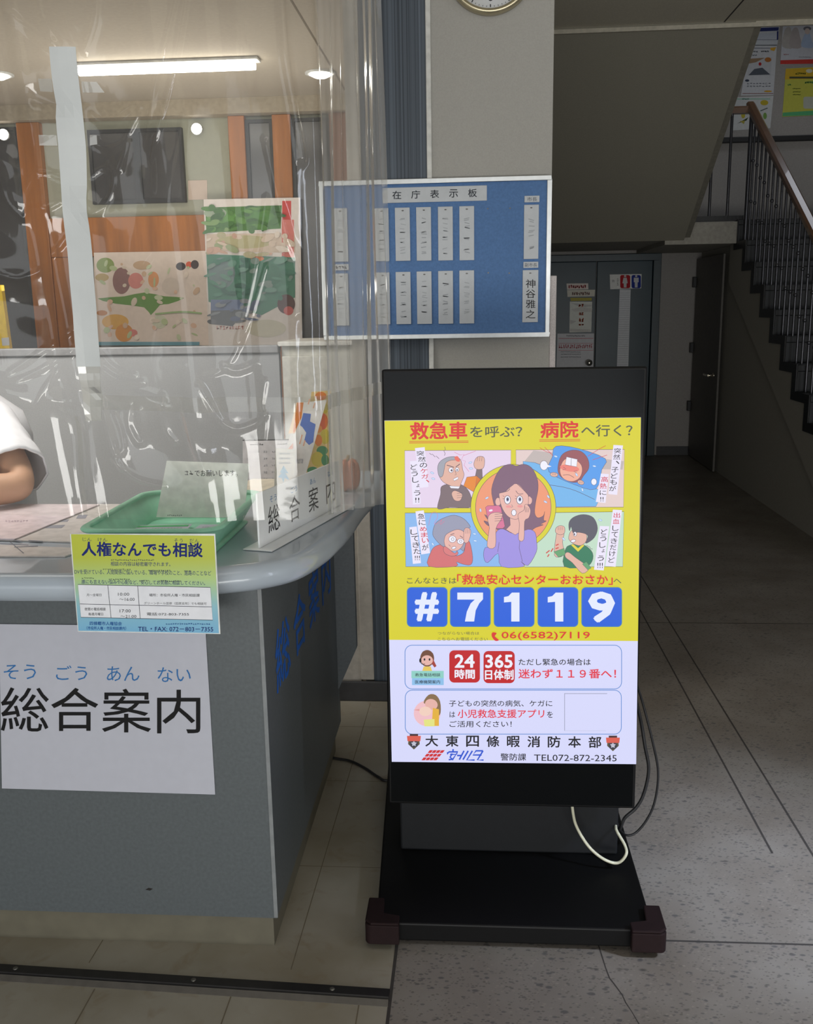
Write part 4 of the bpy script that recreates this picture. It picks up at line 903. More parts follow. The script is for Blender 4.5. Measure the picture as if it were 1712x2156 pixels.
caption(t, [(116, 46), (186, 38), (214, 325), (152, 332)], '突然の', 128, 62, 182, 190, BK, 22)
t.vtext('ケガ、', 156, 190, 206, 308, RDT, .01, 14)
caption(t, [(80, 140), (132, 136), (158, 446), (102, 452)], 'どうしょう', 84, 158, 132, 392, BK, 24); t.text('!!', 118, 402, 148, 436, BK, .01)
t.build('injury_panel', scn); AN[0] = t.n
# panel: child with a fever
t = CA(); panel(t, [(843, 58), (1625, 55), (1618, 470), (848, 474)], glow((224, 202, 200)))
t.poly([(970, 62), (1620, 140), (1612, 200), (1100, 190), (905, 140)], glow((190, 178, 176)))
t.poly([(895, 140), (980, 150), (1100, 195), (1300, 280), (1470, 360), (1420, 466), (1000, 470), (900, 300)], glow((112, 178, 232)), 0, LNV, 2.5)
t.poly([(1132, 32), (1290, 48), (1488, 122), (1462, 200), (1420, 340), (1270, 310), (1080, 215), (1105, 110)], glow((82, 154, 232)), 3, LNV)
t.poly([(1165, 250), (1145, 190), (1170, 100), (1235, 62), (1310, 68), (1360, 120), (1368, 190), (1330, 245), (1300, 285), (1240, 290)], glow((150, 84, 92)), 4, LNV)
t.poly([(1160, 200), (1190, 130), (1250, 120), (1310, 160), (1320, 215), (1296, 265), (1240, 286), (1180, 260)], glow((238, 172, 150)), 4, LNV)
t.ell(1230, 190, 70, 24, glow((232, 128, 118)), rot=.15); t.poly([(1198, 165), (1208, 108), (1286, 126), (1280, 180)], WHITE, 0, LNV); t.stroke([(1242, 118), (1240, 172)], 2.5, LNV)
t.stroke([(1185, 182), (1205, 196), (1180, 202)], 3, LNV); t.stroke([(1285, 208), (1258, 212), (1280, 224)], 3, LNV); t.stroke([(1182, 240), (1225, 238), (1262, 258)], 3, LNV, smooth=4)
t.ell(1118, 236, 28, 16, SKIN2, rot=.1, line=LNV); t.ell(1310, 292, 24, 16, SKIN2, rot=.3, line=LNV)
for k in (-10, 0, 10): t.stroke([(1118+k, 226), (1118+k, 240)], 2, LNV); t.stroke([(1310+k, 284), (1310+k, 298)], 2, LNV)
t.ell(1045, 170, 28, 34, WHITE, line=LNV); t.poly([(1060, 160), (1100, 178), (1060, 185)], WHITE); t.ell(1405, 288, 20, 24, WHITE, line=LNV)
for p in ([(1015, 42), (1060, 70), (1100, 80)], [(1050, 38), (1110, 100)], [(1360, 105), (1430, 60), (1490, 28)], [(1395, 130), (1500, 95)]): t.stroke(p, 3, RDT, smooth=3)
t.stroke([(1080, 310), (1180, 325), (1280, 355), (1410, 415)], 3, LNV, smooth=4); drops(t, ((1130, 105, .3), (1408, 175, .2), (1322, 345, 1.2), (1280, 236, 1)))
caption(t, [(1545, 22), (1614, 26), (1572, 382), (1508, 376)], '突然、子どもが', 1550, 42, 1600, 358, BK, -36)
caption(t, [(1455, 228), (1512, 232), (1488, 440), (1418, 432)], '高熱', 1456, 246, 1506, 342, RDT, -10); t.vtext('に', 1446, 346, 1494, 386, BK, .006); t.text('!!', 1450, 396, 1474, 428, BK, .01)
t.build('fever_panel', scn); AN[0] = t.n
# panel: dizzy grandmother
t = CA(); panel(t, [(45, 512), (640, 508), (740, 640), (740, 898), (50, 898)], glow((134, 180, 234)))
t.poly([(215, 896), (228, 800), (262, 752), (330, 740), (380, 800), (420, 820), (470, 790), (480, 720), (510, 720), (532, 830), (518, 884), (460, 880), (415, 865), (412, 896)], glow((208, 108, 112)), 3, LNV)
t.poly([(255, 690), (246, 640), (270, 580), (330, 545), (400, 528), (470, 555), (515, 610), (500, 630), (470, 780), (440, 770), (330, 760)], GRYH, 4, LNV)
t.poly([(330, 690), (350, 660), (420, 630), (470, 650), (478, 700), (450, 760), (410, 785), (350, 775), (328, 730)], SKIN, 4, LNV)
t.ell(386, 700, 26, 24, WHITE, line=LNV); t.ell(445, 716, 24, 20, WHITE, line=LNV); t.ell(388, 700, 10, 10, None, line=LNV); t.ell(446, 715, 9, 9, None, line=LNV); t.stroke([(411, 704), (422, 708)], 3, LNV)
t.stroke([(372, 668), (400, 660)], 4, LNV); t.stroke([(440, 676), (462, 690)], 4, LNV); t.ell(396, 762, 16, 9, WHITE, rot=-.3, line=LNV); t.stroke([(360, 740), (372, 752)], 2.5, LNV)
t.poly([(470, 720), (468, 650), (480, 620), (512, 625), (518, 660), (500, 720)], SKIN, 3, LNV)
for x in (484, 496, 508): t.stroke([(x, 626), (x-2, 660)], 2, LNV)
t.poly([(322, 760), (340, 755), (400, 800), (420, 785), (425, 810), (380, 822), (330, 800)], glow((214, 120, 122)), 3, LNV)
t.stroke([(215, 600), (235, 520), (265, 505), (280, 540), (255, 590), (290, 580), (310, 560), (300, 595), (330, 570)], 2.5, PINK, smooth=4)
drops(t, ((545, 662, .2), (550, 712, .2), (245, 736, 1.)))
caption(t, [(120, 500), (180, 492), (226, 800), (162, 810)], '急に', 136, 512, 186, 602, BK, 8)
t.vtext('めまい', 152, 606, 202, 730, RDT, .012, 14); t.vtext('が', 168, 732, 214, 784, BK, .006)
caption(t, [(76, 614), (130, 608), (160, 872), (102, 878)], 'してきた', 84, 626, 136, 810, BK, 22); t.text('!!!', 116, 818, 152, 850, BK, .01)
t.build('dizziness_panel', scn); AN[0] = t.n
# panel: bleeding child
t = CA(); panel(t, [(960, 640), (1010, 510), (1620, 502), (1612, 897), (905, 900), (905, 700)], glow((190, 218, 196)))
t.poly([(1190, 896), (1200, 770), (1240, 740), (1290, 730), (1350, 750), (1395, 800), (1390, 860), (1340, 900)], glow((40, 120, 88)), 3, LNV)
t.poly([(1240, 742), (1290, 790), (1335, 745), (1325, 735), (1290, 765), (1255, 735)], glow((222, 208, 60)))
t.poly([(1120, 815), (1130, 690), (1145, 640), (1190, 650), (1178, 720), (1190, 790), (1170, 825)], SKIN2, 3, LNV); t.poly([(1115, 790), (1190, 765), (1200, 810), (1150, 830)], glow((96, 160, 110)), 0, LNV)
t.poly([(1128, 650), (1132, 618), (1160, 602), (1192, 612), (1192, 655), (1160, 668)], SKIN2, 3, LNV)
for x in (1148, 1162, 1176): t.stroke([(x, 612), (x, 634)], 2, LNV)
t.poly([(1222, 690), (1240, 640), (1300, 620), (1345, 650), (1350, 710), (1310, 745), (1262, 735), (1235, 715)], SKIN2, 3, LNV)
t.poly([(1228, 640), (1225, 580), (1260, 540), (1330, 522), (1400, 545), (1430, 620), (1405, 690), (1345, 730), (1360, 680), (1340, 660), (1290, 650), (1255, 655), (1240, 610)], glow((84, 84, 98)), 4, LNV)
t.ell(1268, 662, 12, 16, WHITE, line=LNV); t.ell(1264, 664, 5, 8, LNV); t.ell(1255, 712, 18, 10, WHITE, rot=-.2, line=LNV); t.stroke([(1248, 640), (1285, 632)], 4, LNV)
t.poly([(1200, 800), (1225, 795), (1270, 830), (1340, 880), (1370, 910), (1320, 945), (1250, 870), (1200, 830)], SKIN2, 3, LNV); t.poly([(1320, 878), (1350, 862), (1385, 908), (1360, 920)], glow((96, 160, 110)), 0, LNV, 2)
for p in ((1130, 745, 1150, 735), (1095, 790, 1110, 765), (1060, 800, 1085, 780), (1070, 826, 1082, 808), (1128, 768, 1150, 760)): t.stroke([p[:2], p[2:]], 8, glow((206, 70, 66)))
t.stroke([(1350, 742), (1365, 752), (1375, 756), (1380, 768), (1395, 770)], 3, LNV); drops(t, ((1450, 562, .3), (1186, 698, .8)))
caption(t, [(1540, 486), (1606, 490), (1560, 898), (1486, 892)], '出血', 1546, 505, 1592, 592, RDT, -6); t.vtext('してきだけど', 1536, 598, 1582, 872, BK, .006, -28)
caption(t, [(1446, 604), (1514, 606), (1474, 924), (1404, 918)], 'どうしょう', 1454, 622, 1500, 860, BK, -24); t.text('!!!', 1428, 868, 1468, 906, BK, .01)
t.build('bleeding_panel', scn); AN[0] = t.n
# the woman in the ring
t = CA(); t.ell(824, 470, 306, 308, Y_, line=LNV, lw=3, n=64); t.ell(824, 470, 272, 274, glow((234, 150, 114)), line=LNV, lw=3, n=64)
t.poly([(700, 240), (745, 180), (800, 160), (845, 172), (900, 160), (955, 185), (995, 260), (1002, 340), (985, 430), (978, 510), (1000, 545), (1040, 530), (1050, 500), (1042, 560), (1062, 568), (1020, 592), (1040, 596), (985, 615), (930, 640), (740, 640), (690, 615), (640, 600), (612, 566), (650, 575), (616, 520), (660, 545), (695, 500), (680, 430), (668, 340)], PUR, 3, LNV)
t.poly([(738, 896), (715, 800), (640, 868), (612, 830), (622, 760), (690, 752), (700, 650), (750, 625), (830, 660), (930, 628), (980, 650), (992, 720), (990, 790), (930, 888), (880, 860), (900, 896)], LAV, 3, LNV)
t.poly([(800, 540), (870, 545), (872, 600), (900, 630), (838, 668), (772, 630), (802, 598)], SKIN, 0, LNV, 2.5)
t.ell(714, 430, 20, 30, SKIN, line=LNV); t.ell(940, 420, 20, 30, SKIN, line=LNV)
t.poly([(722, 360), (760, 330), (830, 300), (900, 320), (930, 370), (928, 460), (890, 530), (838, 556), (780, 530), (738, 460)], SKIN, 4, LNV)
t.poly([(700, 400), (690, 330), (720, 260), (800, 220), (880, 230), (950, 280), (965, 400), (940, 390), (905, 350), (850, 300), (810, 320), (760, 360), (725, 370)], PUR, 4)
t.stroke([(725, 368), (765, 358), (800, 325)], 3, LNV); t.stroke([(850, 300), (905, 352), (938, 390)], 3, LNV, smooth=3); t.stroke([(842, 350), (862, 374), (895, 372)], 3.5, LNV, smooth=3); t.stroke([(752, 360), (785, 352), (800, 335)], 3.5, LNV, smooth=3)
for x in (782, 870):
    t.ell(x, 416, 22, 30, WHITE, line=LNV, lw=3.5); t.ell(x+1, 412, 10, 15, glow((112, 120, 160))); t.ell(x+2, 412, 5, 8, BK)
    for k in (-1, 1): t.stroke([(x-22, 402+k*8), (x-34, 396+k*10)], 2.5, LNV)
t.stroke([(812, 450), (820, 466), (806, 470)], 2.5, LNV); t.ell(828, 508, 17, 22, WHITE, line=LNV, lw=3); t.ell(790, 464, 20, 9, glow((232, 150, 150))); t.ell(872, 462, 20, 9, glow((232, 150, 150)))
t.poly([(624, 470), (640, 458), (720, 456), (735, 470), (764, 605), (748, 622), (668, 620), (650, 600)], PINK, 0, LNV); t.ell(662, 492, 14, 7, WHITE, rot=-.2)
t.poly([(636, 750), (652, 620), (640, 560), (655, 520), (700, 505), (745, 515), (735, 560), (700, 620), (695, 752)], SKIN, 3, LNV)
for k in range(4): t.stroke([(690, 520+k*16), (746, 514+k*17)], 2.5, LNV)
t.poly([(862, 700), (868, 590), (858, 520), (900, 490), (905, 455), (925, 450), (948, 490), (935, 545), (905, 570), (900, 700)], SKIN, 3, LNV)
for k in range(3): t.stroke([(908+k*13, 462+k*6), (912+k*10, 505)], 2.5, LNV)
t.stroke([(872, 708), (866, 760), (890, 860)], 2.5, LNV); t.stroke([(712, 790), (722, 720)], 2.5, LNV)
drops(t, ((634, 402, -.5), (588, 490, 1.4), (1055, 430, .5), (1075, 392, .9)))
t.build('woman_in_ring', scn); AN[0] = t.n
# telephone number block
t = Art(fs, 800, 1200, 3.0035, n0=AN[0])
t.text('こんなときは', 172, 44, 484, 82, DKG, .008); t.text('「救急安心センターおおさか」', 488, 22, 1470, 88, RED, .022, slope=2); t.text('へ', 1474, 52, 1524, 80, DKG, .01)
t.build('hotline_lettering', scn); AN[0] = t.n
for i, (ch, x0, b) in enumerate((('#', 174, (222, 134, 374, 320)), ('7', 446, (490, 138, 652, 320)), ('1', 722, (784, 138, 882, 320)), ('1', 998, (1060, 138, 1158, 320)), ('9', 1274, (1314, 130, 1484, 328)))):
    t = Art(fs, 800, 1200, 3.0035, n0=AN[0]); t.rrect(x0, 106, x0+252, 352, 26, BLU, glow((60, 128, 176)), 5); 
    wn_ = glow((226, 232, 255)); d_ = b[0]-784
    if ch == '1': t.poly([(784+d_, 166), (812+d_, 160), (834+d_, 138), (882+d_, 138), (882+d_, 320), (830+d_, 320), (830+d_, 196), (784+d_, 200)], wn_)
    elif ch == '7': t.poly([(490, 138), (652, 138), (652, 180), (628, 206), (606, 250), (596, 320), (538, 320), (550, 258), (574, 206), (600, 182), (490, 182)], wn_)
    else: t.text(ch, *b, wn_, .06)
    t.build('number_tile', scn); AN[0] = t.n
t = Art(fs, 800, 1200, 3.0035, n0=AN[0])
t.text('つながらない場合は', 366, 384, 628, 404, DKG); t.text('こちらへお電話ください', 366, 420, 682, 442, DKG)
t.poly([(716, 388), (738, 394), (726, 412), (738, 424), (752, 438), (730, 442), (710, 420), (706, 398)], RED, 3)
t.text('06(6582)7119', 768, 384, 1326, 440, RED, .02); t.build('phone_number_lettering', scn); AN[0] = t.n
# white lower half
t = Art(fs, 840, 1340, 3.424, n0=AN[0]); t.rrect(46, 56, 1602, 370, 50, None, BORD, 5)
t.ell(205, 150, 50, 60, glow((110, 70, 50))); t.poly([(245, 150), (272, 205), (258, 216), (238, 190)], glow((160, 60, 50))); t.ell(204, 164, 42, 36, SKIN); t.poly([(158, 150), (170, 105), (206, 92), (245, 112), (252, 150), (215, 128), (180, 132)], glow((110, 70, 50)), 3)
t.ell(186, 158, 6, 9, BK); t.ell(222, 158, 6, 9, BK); t.ell(156, 165, 8, 16, BK); t.stroke([(156, 180), (168, 192), (190, 190)], 4, BK)
t.poly([(170, 240), (180, 208), (230, 208), (240, 240)], glow((228, 196, 90))); t.rect(92, 240, 324, 292, glow((142, 206, 196))); t.rect(96, 292, 324, 342, glow((140, 190, 232)))
t.text('救急電話相談', 118, 256, 300, 280, BK, .01); t.text('医療機関案内', 118, 306, 298, 332, BK, .01); t.build('operator_drawing', scn); AN[0] = t.n
t = Art(fs, 840, 1340, 3.424, n0=AN[0])
t.rrect(364, 92, 584, 324, 34, glow((190, 20, 30))); t.rrect(610, 97, 834, 328, 34, glow((190, 20, 30)))
t.text('24', 402, 120, 546, 218, WHITE, .05); t.text('時間', 402, 228, 548, 298, WHITE, .03); t.text('365', 622, 122, 820, 220, WHITE, .05); t.text('日体制', 620, 230, 826, 304, WHITE, .03); t.build('red_badge', scn); t.new()
t.text('ただし緊急の場合は', 862, 152, 1380, 200, BK, .012); t.text('迷わず１１９番へ！', 860, 226, 1562, 294, glow((224, 50, 70)), .02); t.build('notice_lettering', scn); AN[0] = t.n
t = Art(fs, 840, 1340, 3.424, n0=AN[0]); t.rrect(48, 378, 1600, 694, 50, None, BORD, 5)
t.ell(205, 545, 96, 92, glow((238, 190, 198))); t.poly([(180, 470), (215, 412), (265, 412), (298, 460), (302, 540), (280, 560), (250, 500)], glow((134, 108, 76)), 3); t.ell(235, 480, 46, 38, SKIN, rot=.3); t.ell(192, 530, 44, 34, glow((240, 206, 190))); t.poly([(246, 505), (290, 515), (290, 635), (238, 635)], glow((226, 176, 60))); t.poly([(180, 590), (258, 585), (258, 638), (186, 638)], glow((226, 226, 130))); t.poly([(105, 520), (150, 512), (150, 528)], glow((226, 160, 160))); t.build('mother_drawing', scn); t.new()
t.text('子どもの突然の病気、ケガに', 362, 450, 1104, 496, BK, .008); t.text('は', 366, 532, 406, 574, BK, .008); t.text('小児救急支援アプリ', 424, 516, 1046, 578, glow((224, 44, 62)), .014); t.text('を', 1066, 530, 1108, 576, BK, .008); t.text('ご活用ください！', 366, 598, 812, 644, BK, .008); t.build('app_lettering', scn); t.new()
t.rect(1190, 400, 1498, 404, glow((150, 152, 176))); t.rect(1190, 404, 1194, 668, glow((150, 152, 176))); t.rect(1190, 668, 1490, 671, glow((196, 198, 226))); t.build('empty_frame', scn); AN[0] = t.n
for x in (110, 1539):
    t = Art(fs, 840, 1340, 3.424, n0=AN[0]); dy = 0 if x < 500 else 12
    t.poly([(x-40, 740+dy), (x+40, 740+dy), (x+42, 765+dy), (x, 804+dy), (x-42, 765+dy)], glow((92, 84, 62))); t.ell(x, 762+dy, 30, 28, glow((58, 58, 72))); t.poly([(x+22*math.cos(math.radians(a-90))*(1 if k % 2 == 0 else .55), 762+dy+22*math.sin(math.radians(a-90))*(1 if k % 2 == 0 else .55)) for k, a in enumerate(range(0, 360, 36))], glow((190, 190, 206)))
    t.rect(x-30, 692+dy, x+30, 706+dy, glow((70, 44, 44))); t.poly([(x-50, 706+dy), (x+50, 706+dy), (x+46, 744+dy), (x-46, 744+dy)], glow((216, 92, 78))); t.build('fire_emblem', scn); AN[0] = t.n
t = Art(fs, 840, 1340, 3.424, n0=AN[0])
for i, ch in enumerate('大東四條暇消防本部'): t.text(ch, 192+146.5*i, 702+.8*i, 284+146.5*i, 782+1.2*i, BK, .022)
t.build('department_lettering', scn); t.new()
for j in range(3):
    for i in range(4):
        x = 224+i*28-j*22; y = 808+j*26; t.poly([(x, y), (x+24, y), (x+8, y+20), (x-16, y+20)], glow((206, 44, 48)))
lb = glow((44, 84, 206))
for p in ([(352, 822), (348, 836), (362, 820), (426, 820), (414, 838)], [(392, 800), (390, 820)], [(370, 838), (412, 838), (390, 872), (360, 876)], [(386, 832), (370, 858), (392, 878)], [(420, 846), (448, 846)], [(470, 812), (436, 876)], [(500, 812), (462, 876)], [(530, 812), (490, 878), (546, 878)], [(606, 812), (556, 812), (534, 842), (596, 842)], [(606, 812), (566, 878), (610, 878)]): t.stroke(p, 11, lb)
t.build('logo', scn); t.new()
t.text('警防課', 732, 830, 916, 882, BK, .01, slope=1); t.text('TEL072-872-2345', 972, 838, 1566, 884, BK, .006, slope=4); t.build('contact_lettering', scn)

# cables
M_cab = mat('black_cable_rubber', (30, 30, 32), 0.5); M_wcab = mat('cream_cable', (204, 202, 178), 0.45)
def cable(name, pts, r_, m, label):
    a = MB(); a.tube(spline(pts, 10), r_, m, 10); return tag(a.build(name), label, 'cable')
cable('power_cable', [at(1204, 1690, 2.12), at(1212, 1735, 2.12), at(1238, 1780, 2.11), at(1270, 1808, 2.10), at(1300, 1817, 2.10), at(1318, 1800, 2.10), at(1316, 1780, 2.12), Vector((.345, 2.15, .135)), Vector((.353, 2.2, .13))], .0036, M_wcab, 'cream white cable looping from under the display panel')
cable('power_cable', [at(1340, 1440, 2.18), at(1352, 1475, 2.2), at(1374, 1560, 2.2), at(1386, 1630, 2.2), at(1375, 1700, 2.2), at(1345, 1748, 2.2), at(1318, 1758, 2.2), Vector((.353, 2.24, .10))], .0030, M_cab, 'black cable hanging in a wide loop right of the display')
cable('power_cable', [at(1338, 1470, 2.17), at(1350, 1520, 2.19), at(1358, 1570, 2.19), at(1366, 1620, 2.19), at(1356, 1670, 2.19), at(1340, 1700, 2.19), at(1316, 1722, 2.19), at(1303, 1745, 2.2), Vector((.353, 2.26, .13))], .0042, M_cab, 'thicker black cable hanging close to the display right edge')
cable('floor_cord', [Vector((-.56, 2.79, .0045)), atz(710, 1597, .0045), atz(740, 1603, .0045), atz(770, 1618, .0045), atz(797, 1636, .0045), atz(820, 1643, .0045), Vector((-.15, 2.67, .0045)), Vector((.05, 2.72, .0045))], .0040, M_cab, 'dark cord lying on the floor between counter and display')

# ================================================================== NOTICES FAR AWAY
fz = Frame((0, FY-.0345, 0), (1, 0, 0), (0, 0, 1))
wt = ink((186, 186, 186)); rdk = ink((186, 60, 66)); wk = ink((206, 206, 206))
def flat(name, fr, pts, label, cat, col, draw=None, group=None, th=.002):
    q = [fr.px(*p) for p in pts]; r = thing(name, fr.p(sum(u for u, v in q)/4, min(v for u, v in q), .0), label, cat, group)
    a = MB(); a.prism([fr.p(*p) for p in q][::-1], fr.n*th, mat('sheet_%d_%d_%d' % col, col, 0.6, noise=.02)); a.build('sheet', r)
    if draw: art = Art(Frame(fr.p(0, 0, th), fr.u, fr.v), n0=.0004, dn=.00008); draw(art); art.build('print', r)
    return r
def wc(t):
    t.at(1150, 530, 6.848)
    for x0, x1, c in ((1068, 1212, (176, 28, 40)), (1232, 1366, (28, 48, 140))):
        t.rrect(x0, 336, x1, 526, 26, ink(c)); cx = (x0+x1)/2; t.ell(cx, 352, 17, 14, wk)
    t.poly([(1116, 374), (1162, 374), (1176, 455), (1160, 455), (1158, 515), (1120, 515), (1118, 455), (1100, 455)], wk)
    t.poly([(1264, 374), (1334, 374), (1334, 440), (1320, 440), (1318, 515), (1280, 515), (1278, 440), (1264, 440)], wk)
    t.scribble(950, 400, 985, 450, ink((110, 110, 110)), 2, 4); t.scribble(1020, 380, 1046, 500, ink((120, 118, 116)), 4, 4, vertical=True)
flat('toilet_sign', fz, [(1284, 578), (1351, 577), (1350, 607), (1285, 609)], 'white sign with red and blue toilet figures on the teal door', 'sign', (226, 226, 222), wc)
def grid(t):
    for k in range(34): t.stroke([(1305-k*.15, 612+k*4.7), (1327-k*.15, 612+k*4.7)], .5, ink((150, 152, 158)))
flat('paper_strip', fz, [(1305, 609.3), (1328, 609.3), (1323, 771), (1299, 771)], 'long white paper strip hanging below the toilet sign', 'paper', (216, 218, 222), grid)
flat('door_notice', fz, [(1193, 597), (1238.5, 596.5), (1239, 609), (1194, 610)], 'small white notice with red print, topmost on the left teal door', 'notice', (226, 216, 208), lambda t: t.scribble(1197, 600, 1234, 607, rdk, 9, 2))
flat('door_notice', fz, [(1194, 610.6), (1253, 610), (1252, 624), (1195, 625)], 'wider white notice directly below the topmost one on the teal door', 'notice', (216, 212, 198), lambda t: t.scribble(1204, 614, 1242, 622, ink((130, 90, 80)), 10, 1.5))
flat('yellow_label', fz, [(1201, 627), (1246, 627), (1246, 633), (1202, 634)], 'thin yellow strip label on the left teal door', 'label', (176, 164, 60))
def bagd(t):
    t.at(1150, 530, 6.848)
    for p, c in (([(345, 735), (660, 770), (655, 790), (500, 800)], (206, 206, 202)), ([(360, 830), (500, 800), (665, 815), (660, 870), (400, 860)], (214, 212, 206)), ([(345, 985), (440, 1000), (350, 1050)], (206, 204, 200)), ([(340, 1110), (640, 1120), (640, 1160), (345, 1150)], (208, 206, 200))): t.poly(p, ink(c))
    for y0, y1 in ((755, 800), (870, 920), (950, 1020), (1040, 1060)): t.scribble(468, y0, 545, y1, ink((186, 84, 46)), 2, 14)
flat('sleeved_notice', fz, [(1200, 635), (1247, 635), (1245, 699), (1199, 700)], 'crinkled plastic-sleeved notice with orange writing on the teal door', 'notice', (226, 228, 220), bagd)
def ntc(t):
    t.at(1150, 530, 6.848); t.scribble(290, 1200, 560, 1225, ink((110, 112, 120)), 16, 5); t.rect(180, 1246, 680, 1252, rdk)
    t.scribble(180, 1330, 670, 1400, ink((200, 90, 100)), 16, 8); t.stroke([(180, 1320), (680, 1320), (680, 1420), (180, 1420)], 5, ink((200, 100, 110)), closed=True)
    for y in (1436, 1470, 1510): t.scribble(210, y, 500, y+16, ink((128, 130, 138)), 18, 4)
flat('printed_notice', fz, [(1174, 702.5), (1251, 702), (1249, 790), (1171, 790)], 'grey-white printed notice with red lines low on the teal door', 'notice', (210, 210, 214), ntc)
fz2 = Frame((0, FY-.0008, 0), (1, 0, 0), (0, 0, 1))
zz = lambda t: t.at(1480, 20, 7.185)
def pa(t):
    zz(t); t.scribble(950, 195, 1100, 225, ink((120, 130, 150)), 8, 8); t.poly([(810, 280), (1150, 268), (1145, 320), (800, 335)], ink((40, 50, 110))); t.poly([(1120, 330), (1146, 325), (1140, 455), (1118, 458)], ink((40, 50, 110))); t.rect(740, 455, 1140, 462, ink((90, 100, 130))); t.poly([(800, 370), (1110, 350), (1105, 440), (780, 450)], ink((186, 192, 204)))
flat('wall_poster', fz2, [(1585, 20), (1646, 20), (1637, 94), (1570, 95.5)], 'white and navy poster at the top of the stair landing wall, left column', 'poster', (196, 200, 206), pa)
def pb(t):
    zz(t); t.rect(720, 535, 1120, 546, ink((70, 80, 86))); t.rect(730, 582, 1030, 590, ink((70, 72, 96))); t.poly([(1020, 580), (1110, 570), (1080, 630), (1025, 615)], ink((214, 164, 52)))
    t.scribble(710, 628, 830, 648, ink((70, 76, 86)), 7, 8); t.scribble(880, 622, 1000, 644, ink((70, 76, 86)), 7, 8); t.scribble(690, 684, 820, 700, ink((80, 86, 96)), 8, 6)
    t.poly([(690, 740), (1045, 725), (1030, 1000), (675, 1000)], ink((190, 192, 196))); t.poly([(700, 745), (940, 730), (800, 800), (690, 820)], ink((150, 124, 96))); t.ell(985, 760, 50, 36, ink((176, 110, 50))); t.ell(865, 825, 22, 26, ink((176, 36, 40))); t.poly([(690, 995), (780, 900), (900, 880), (1020, 985)], ink((84, 90, 100))); t.ell(670, 1075, 32, 18, ink((60, 68, 86)))
    for y in (1110, 1150): t.scribble(660, y, 1030, y+22, ink((140, 146, 154)), 8, 6)
    t.rect(600, 1268, 1065, 1276, ink((130, 60, 56))); t.ell(985, 1238, 60, 14, ink((208, 160, 60)))
flat('wall_poster', fz2, [(1577, 95.6), (1636, 94.3), (1628.6, 200.5), (1560, 201.5)], 'white poster with a dark hill picture, middle of the left column on the landing wall', 'poster', (198, 200, 204), pb)
def pc(t):
    zz(t); t.rect(470, 1345, 1020, 1362, ink((150, 190, 170))); t.scribble(590, 1345, 700, 1364, ink((60, 140, 120)), 6, 8); t.ell(930, 1410, 60, 40, ink((190, 170, 50))); t.stroke([(870, 1535), (980, 1490)], 14, ink((90, 100, 96))); t.ell(940, 1610, 28, 50, ink((120, 160, 80))); t.ell(610, 1600, 30, 46, ink((190, 176, 60))); t.poly([(520, 1725), (690, 1630), (660, 1680)], ink((60, 70, 40))); t.poly([(560, 1690), (640, 1680), (620, 1735)], ink((170, 160, 70)))
flat('wall_poster', fz2, [(1543, 205), (1628.6, 202), (1622, 270), (1540, 275)], 'white poster with yellow and green sketches behind the railing top', 'poster', (200, 202, 202), pc)
def pd(t):
    zz(t)
    for x, y, c in ((1290, 420, (180, 176, 172)), (1400, 430, (176, 168, 168)), (1580, 500, (168, 186, 214))): t.poly([(x-90, 560), (x-60, y-80), (x-20, y-150), (x+30, y-150), (x+60, y-60), (x+90, 575)], ink(c), 3)
    t.ell(1580, 290, 60, 34, ink((110, 110, 120))); t.ell(1580, 330, 40, 46, ink((204, 188, 182))); t.scribble(1220, 672, 1300, 688, ink((196, 100, 100)), 6, 5); t.scribble(1450, 712, 1640, 730, ink((150, 150, 156)), 10, 5)
    t.poly([(1175, 768), (1670, 752), (1670, 820), (1172, 828)], ink((200, 60, 54)))
flat('wall_poster', fz2, [(1651, 20), (1722, 20), (1716, 134), (1643, 136)], 'pale poster of people with a red bottom band high on the landing wall', 'poster', (196, 198, 206), pd)
def pe(t):
    zz(t); t.poly([(1255, 900), (1670, 880), (1670, 1050), (1240, 1060)], ink((214, 176, 50))); t.rect(1310, 1015, 1670, 1045, ink((80, 84, 60))); t.scribble(1400, 955, 1560, 985, ink((130, 140, 50)), 6, 12); t.scribble(1540, 1090, 1670, 1120, ink((70, 160, 90)), 5, 14); t.scribble(1285, 1125, 1335, 1150, ink((70, 160, 100)), 3, 10)
    for y in (1190, 1240, 1280): t.scribble(1360, y, 1480, y+14, ink((110, 130, 60)), 8, 7)
    t.ell(1610, 930, 50, 30, ink((214, 214, 190))); t.rrect(1520, 1320, 1690, 1500, 30, ink((186, 190, 176))); t.poly([(1210, 1560), (1670, 1530), (1670, 1600), (1205, 1615)], ink((90, 176, 120)))
flat('wall_poster', fz2, [(1655, 144.5), (1724, 141), (1718, 243), (1647, 246)], 'yellow-green poster below the pale one on the landing wall', 'poster', (196, 196, 74), pe)

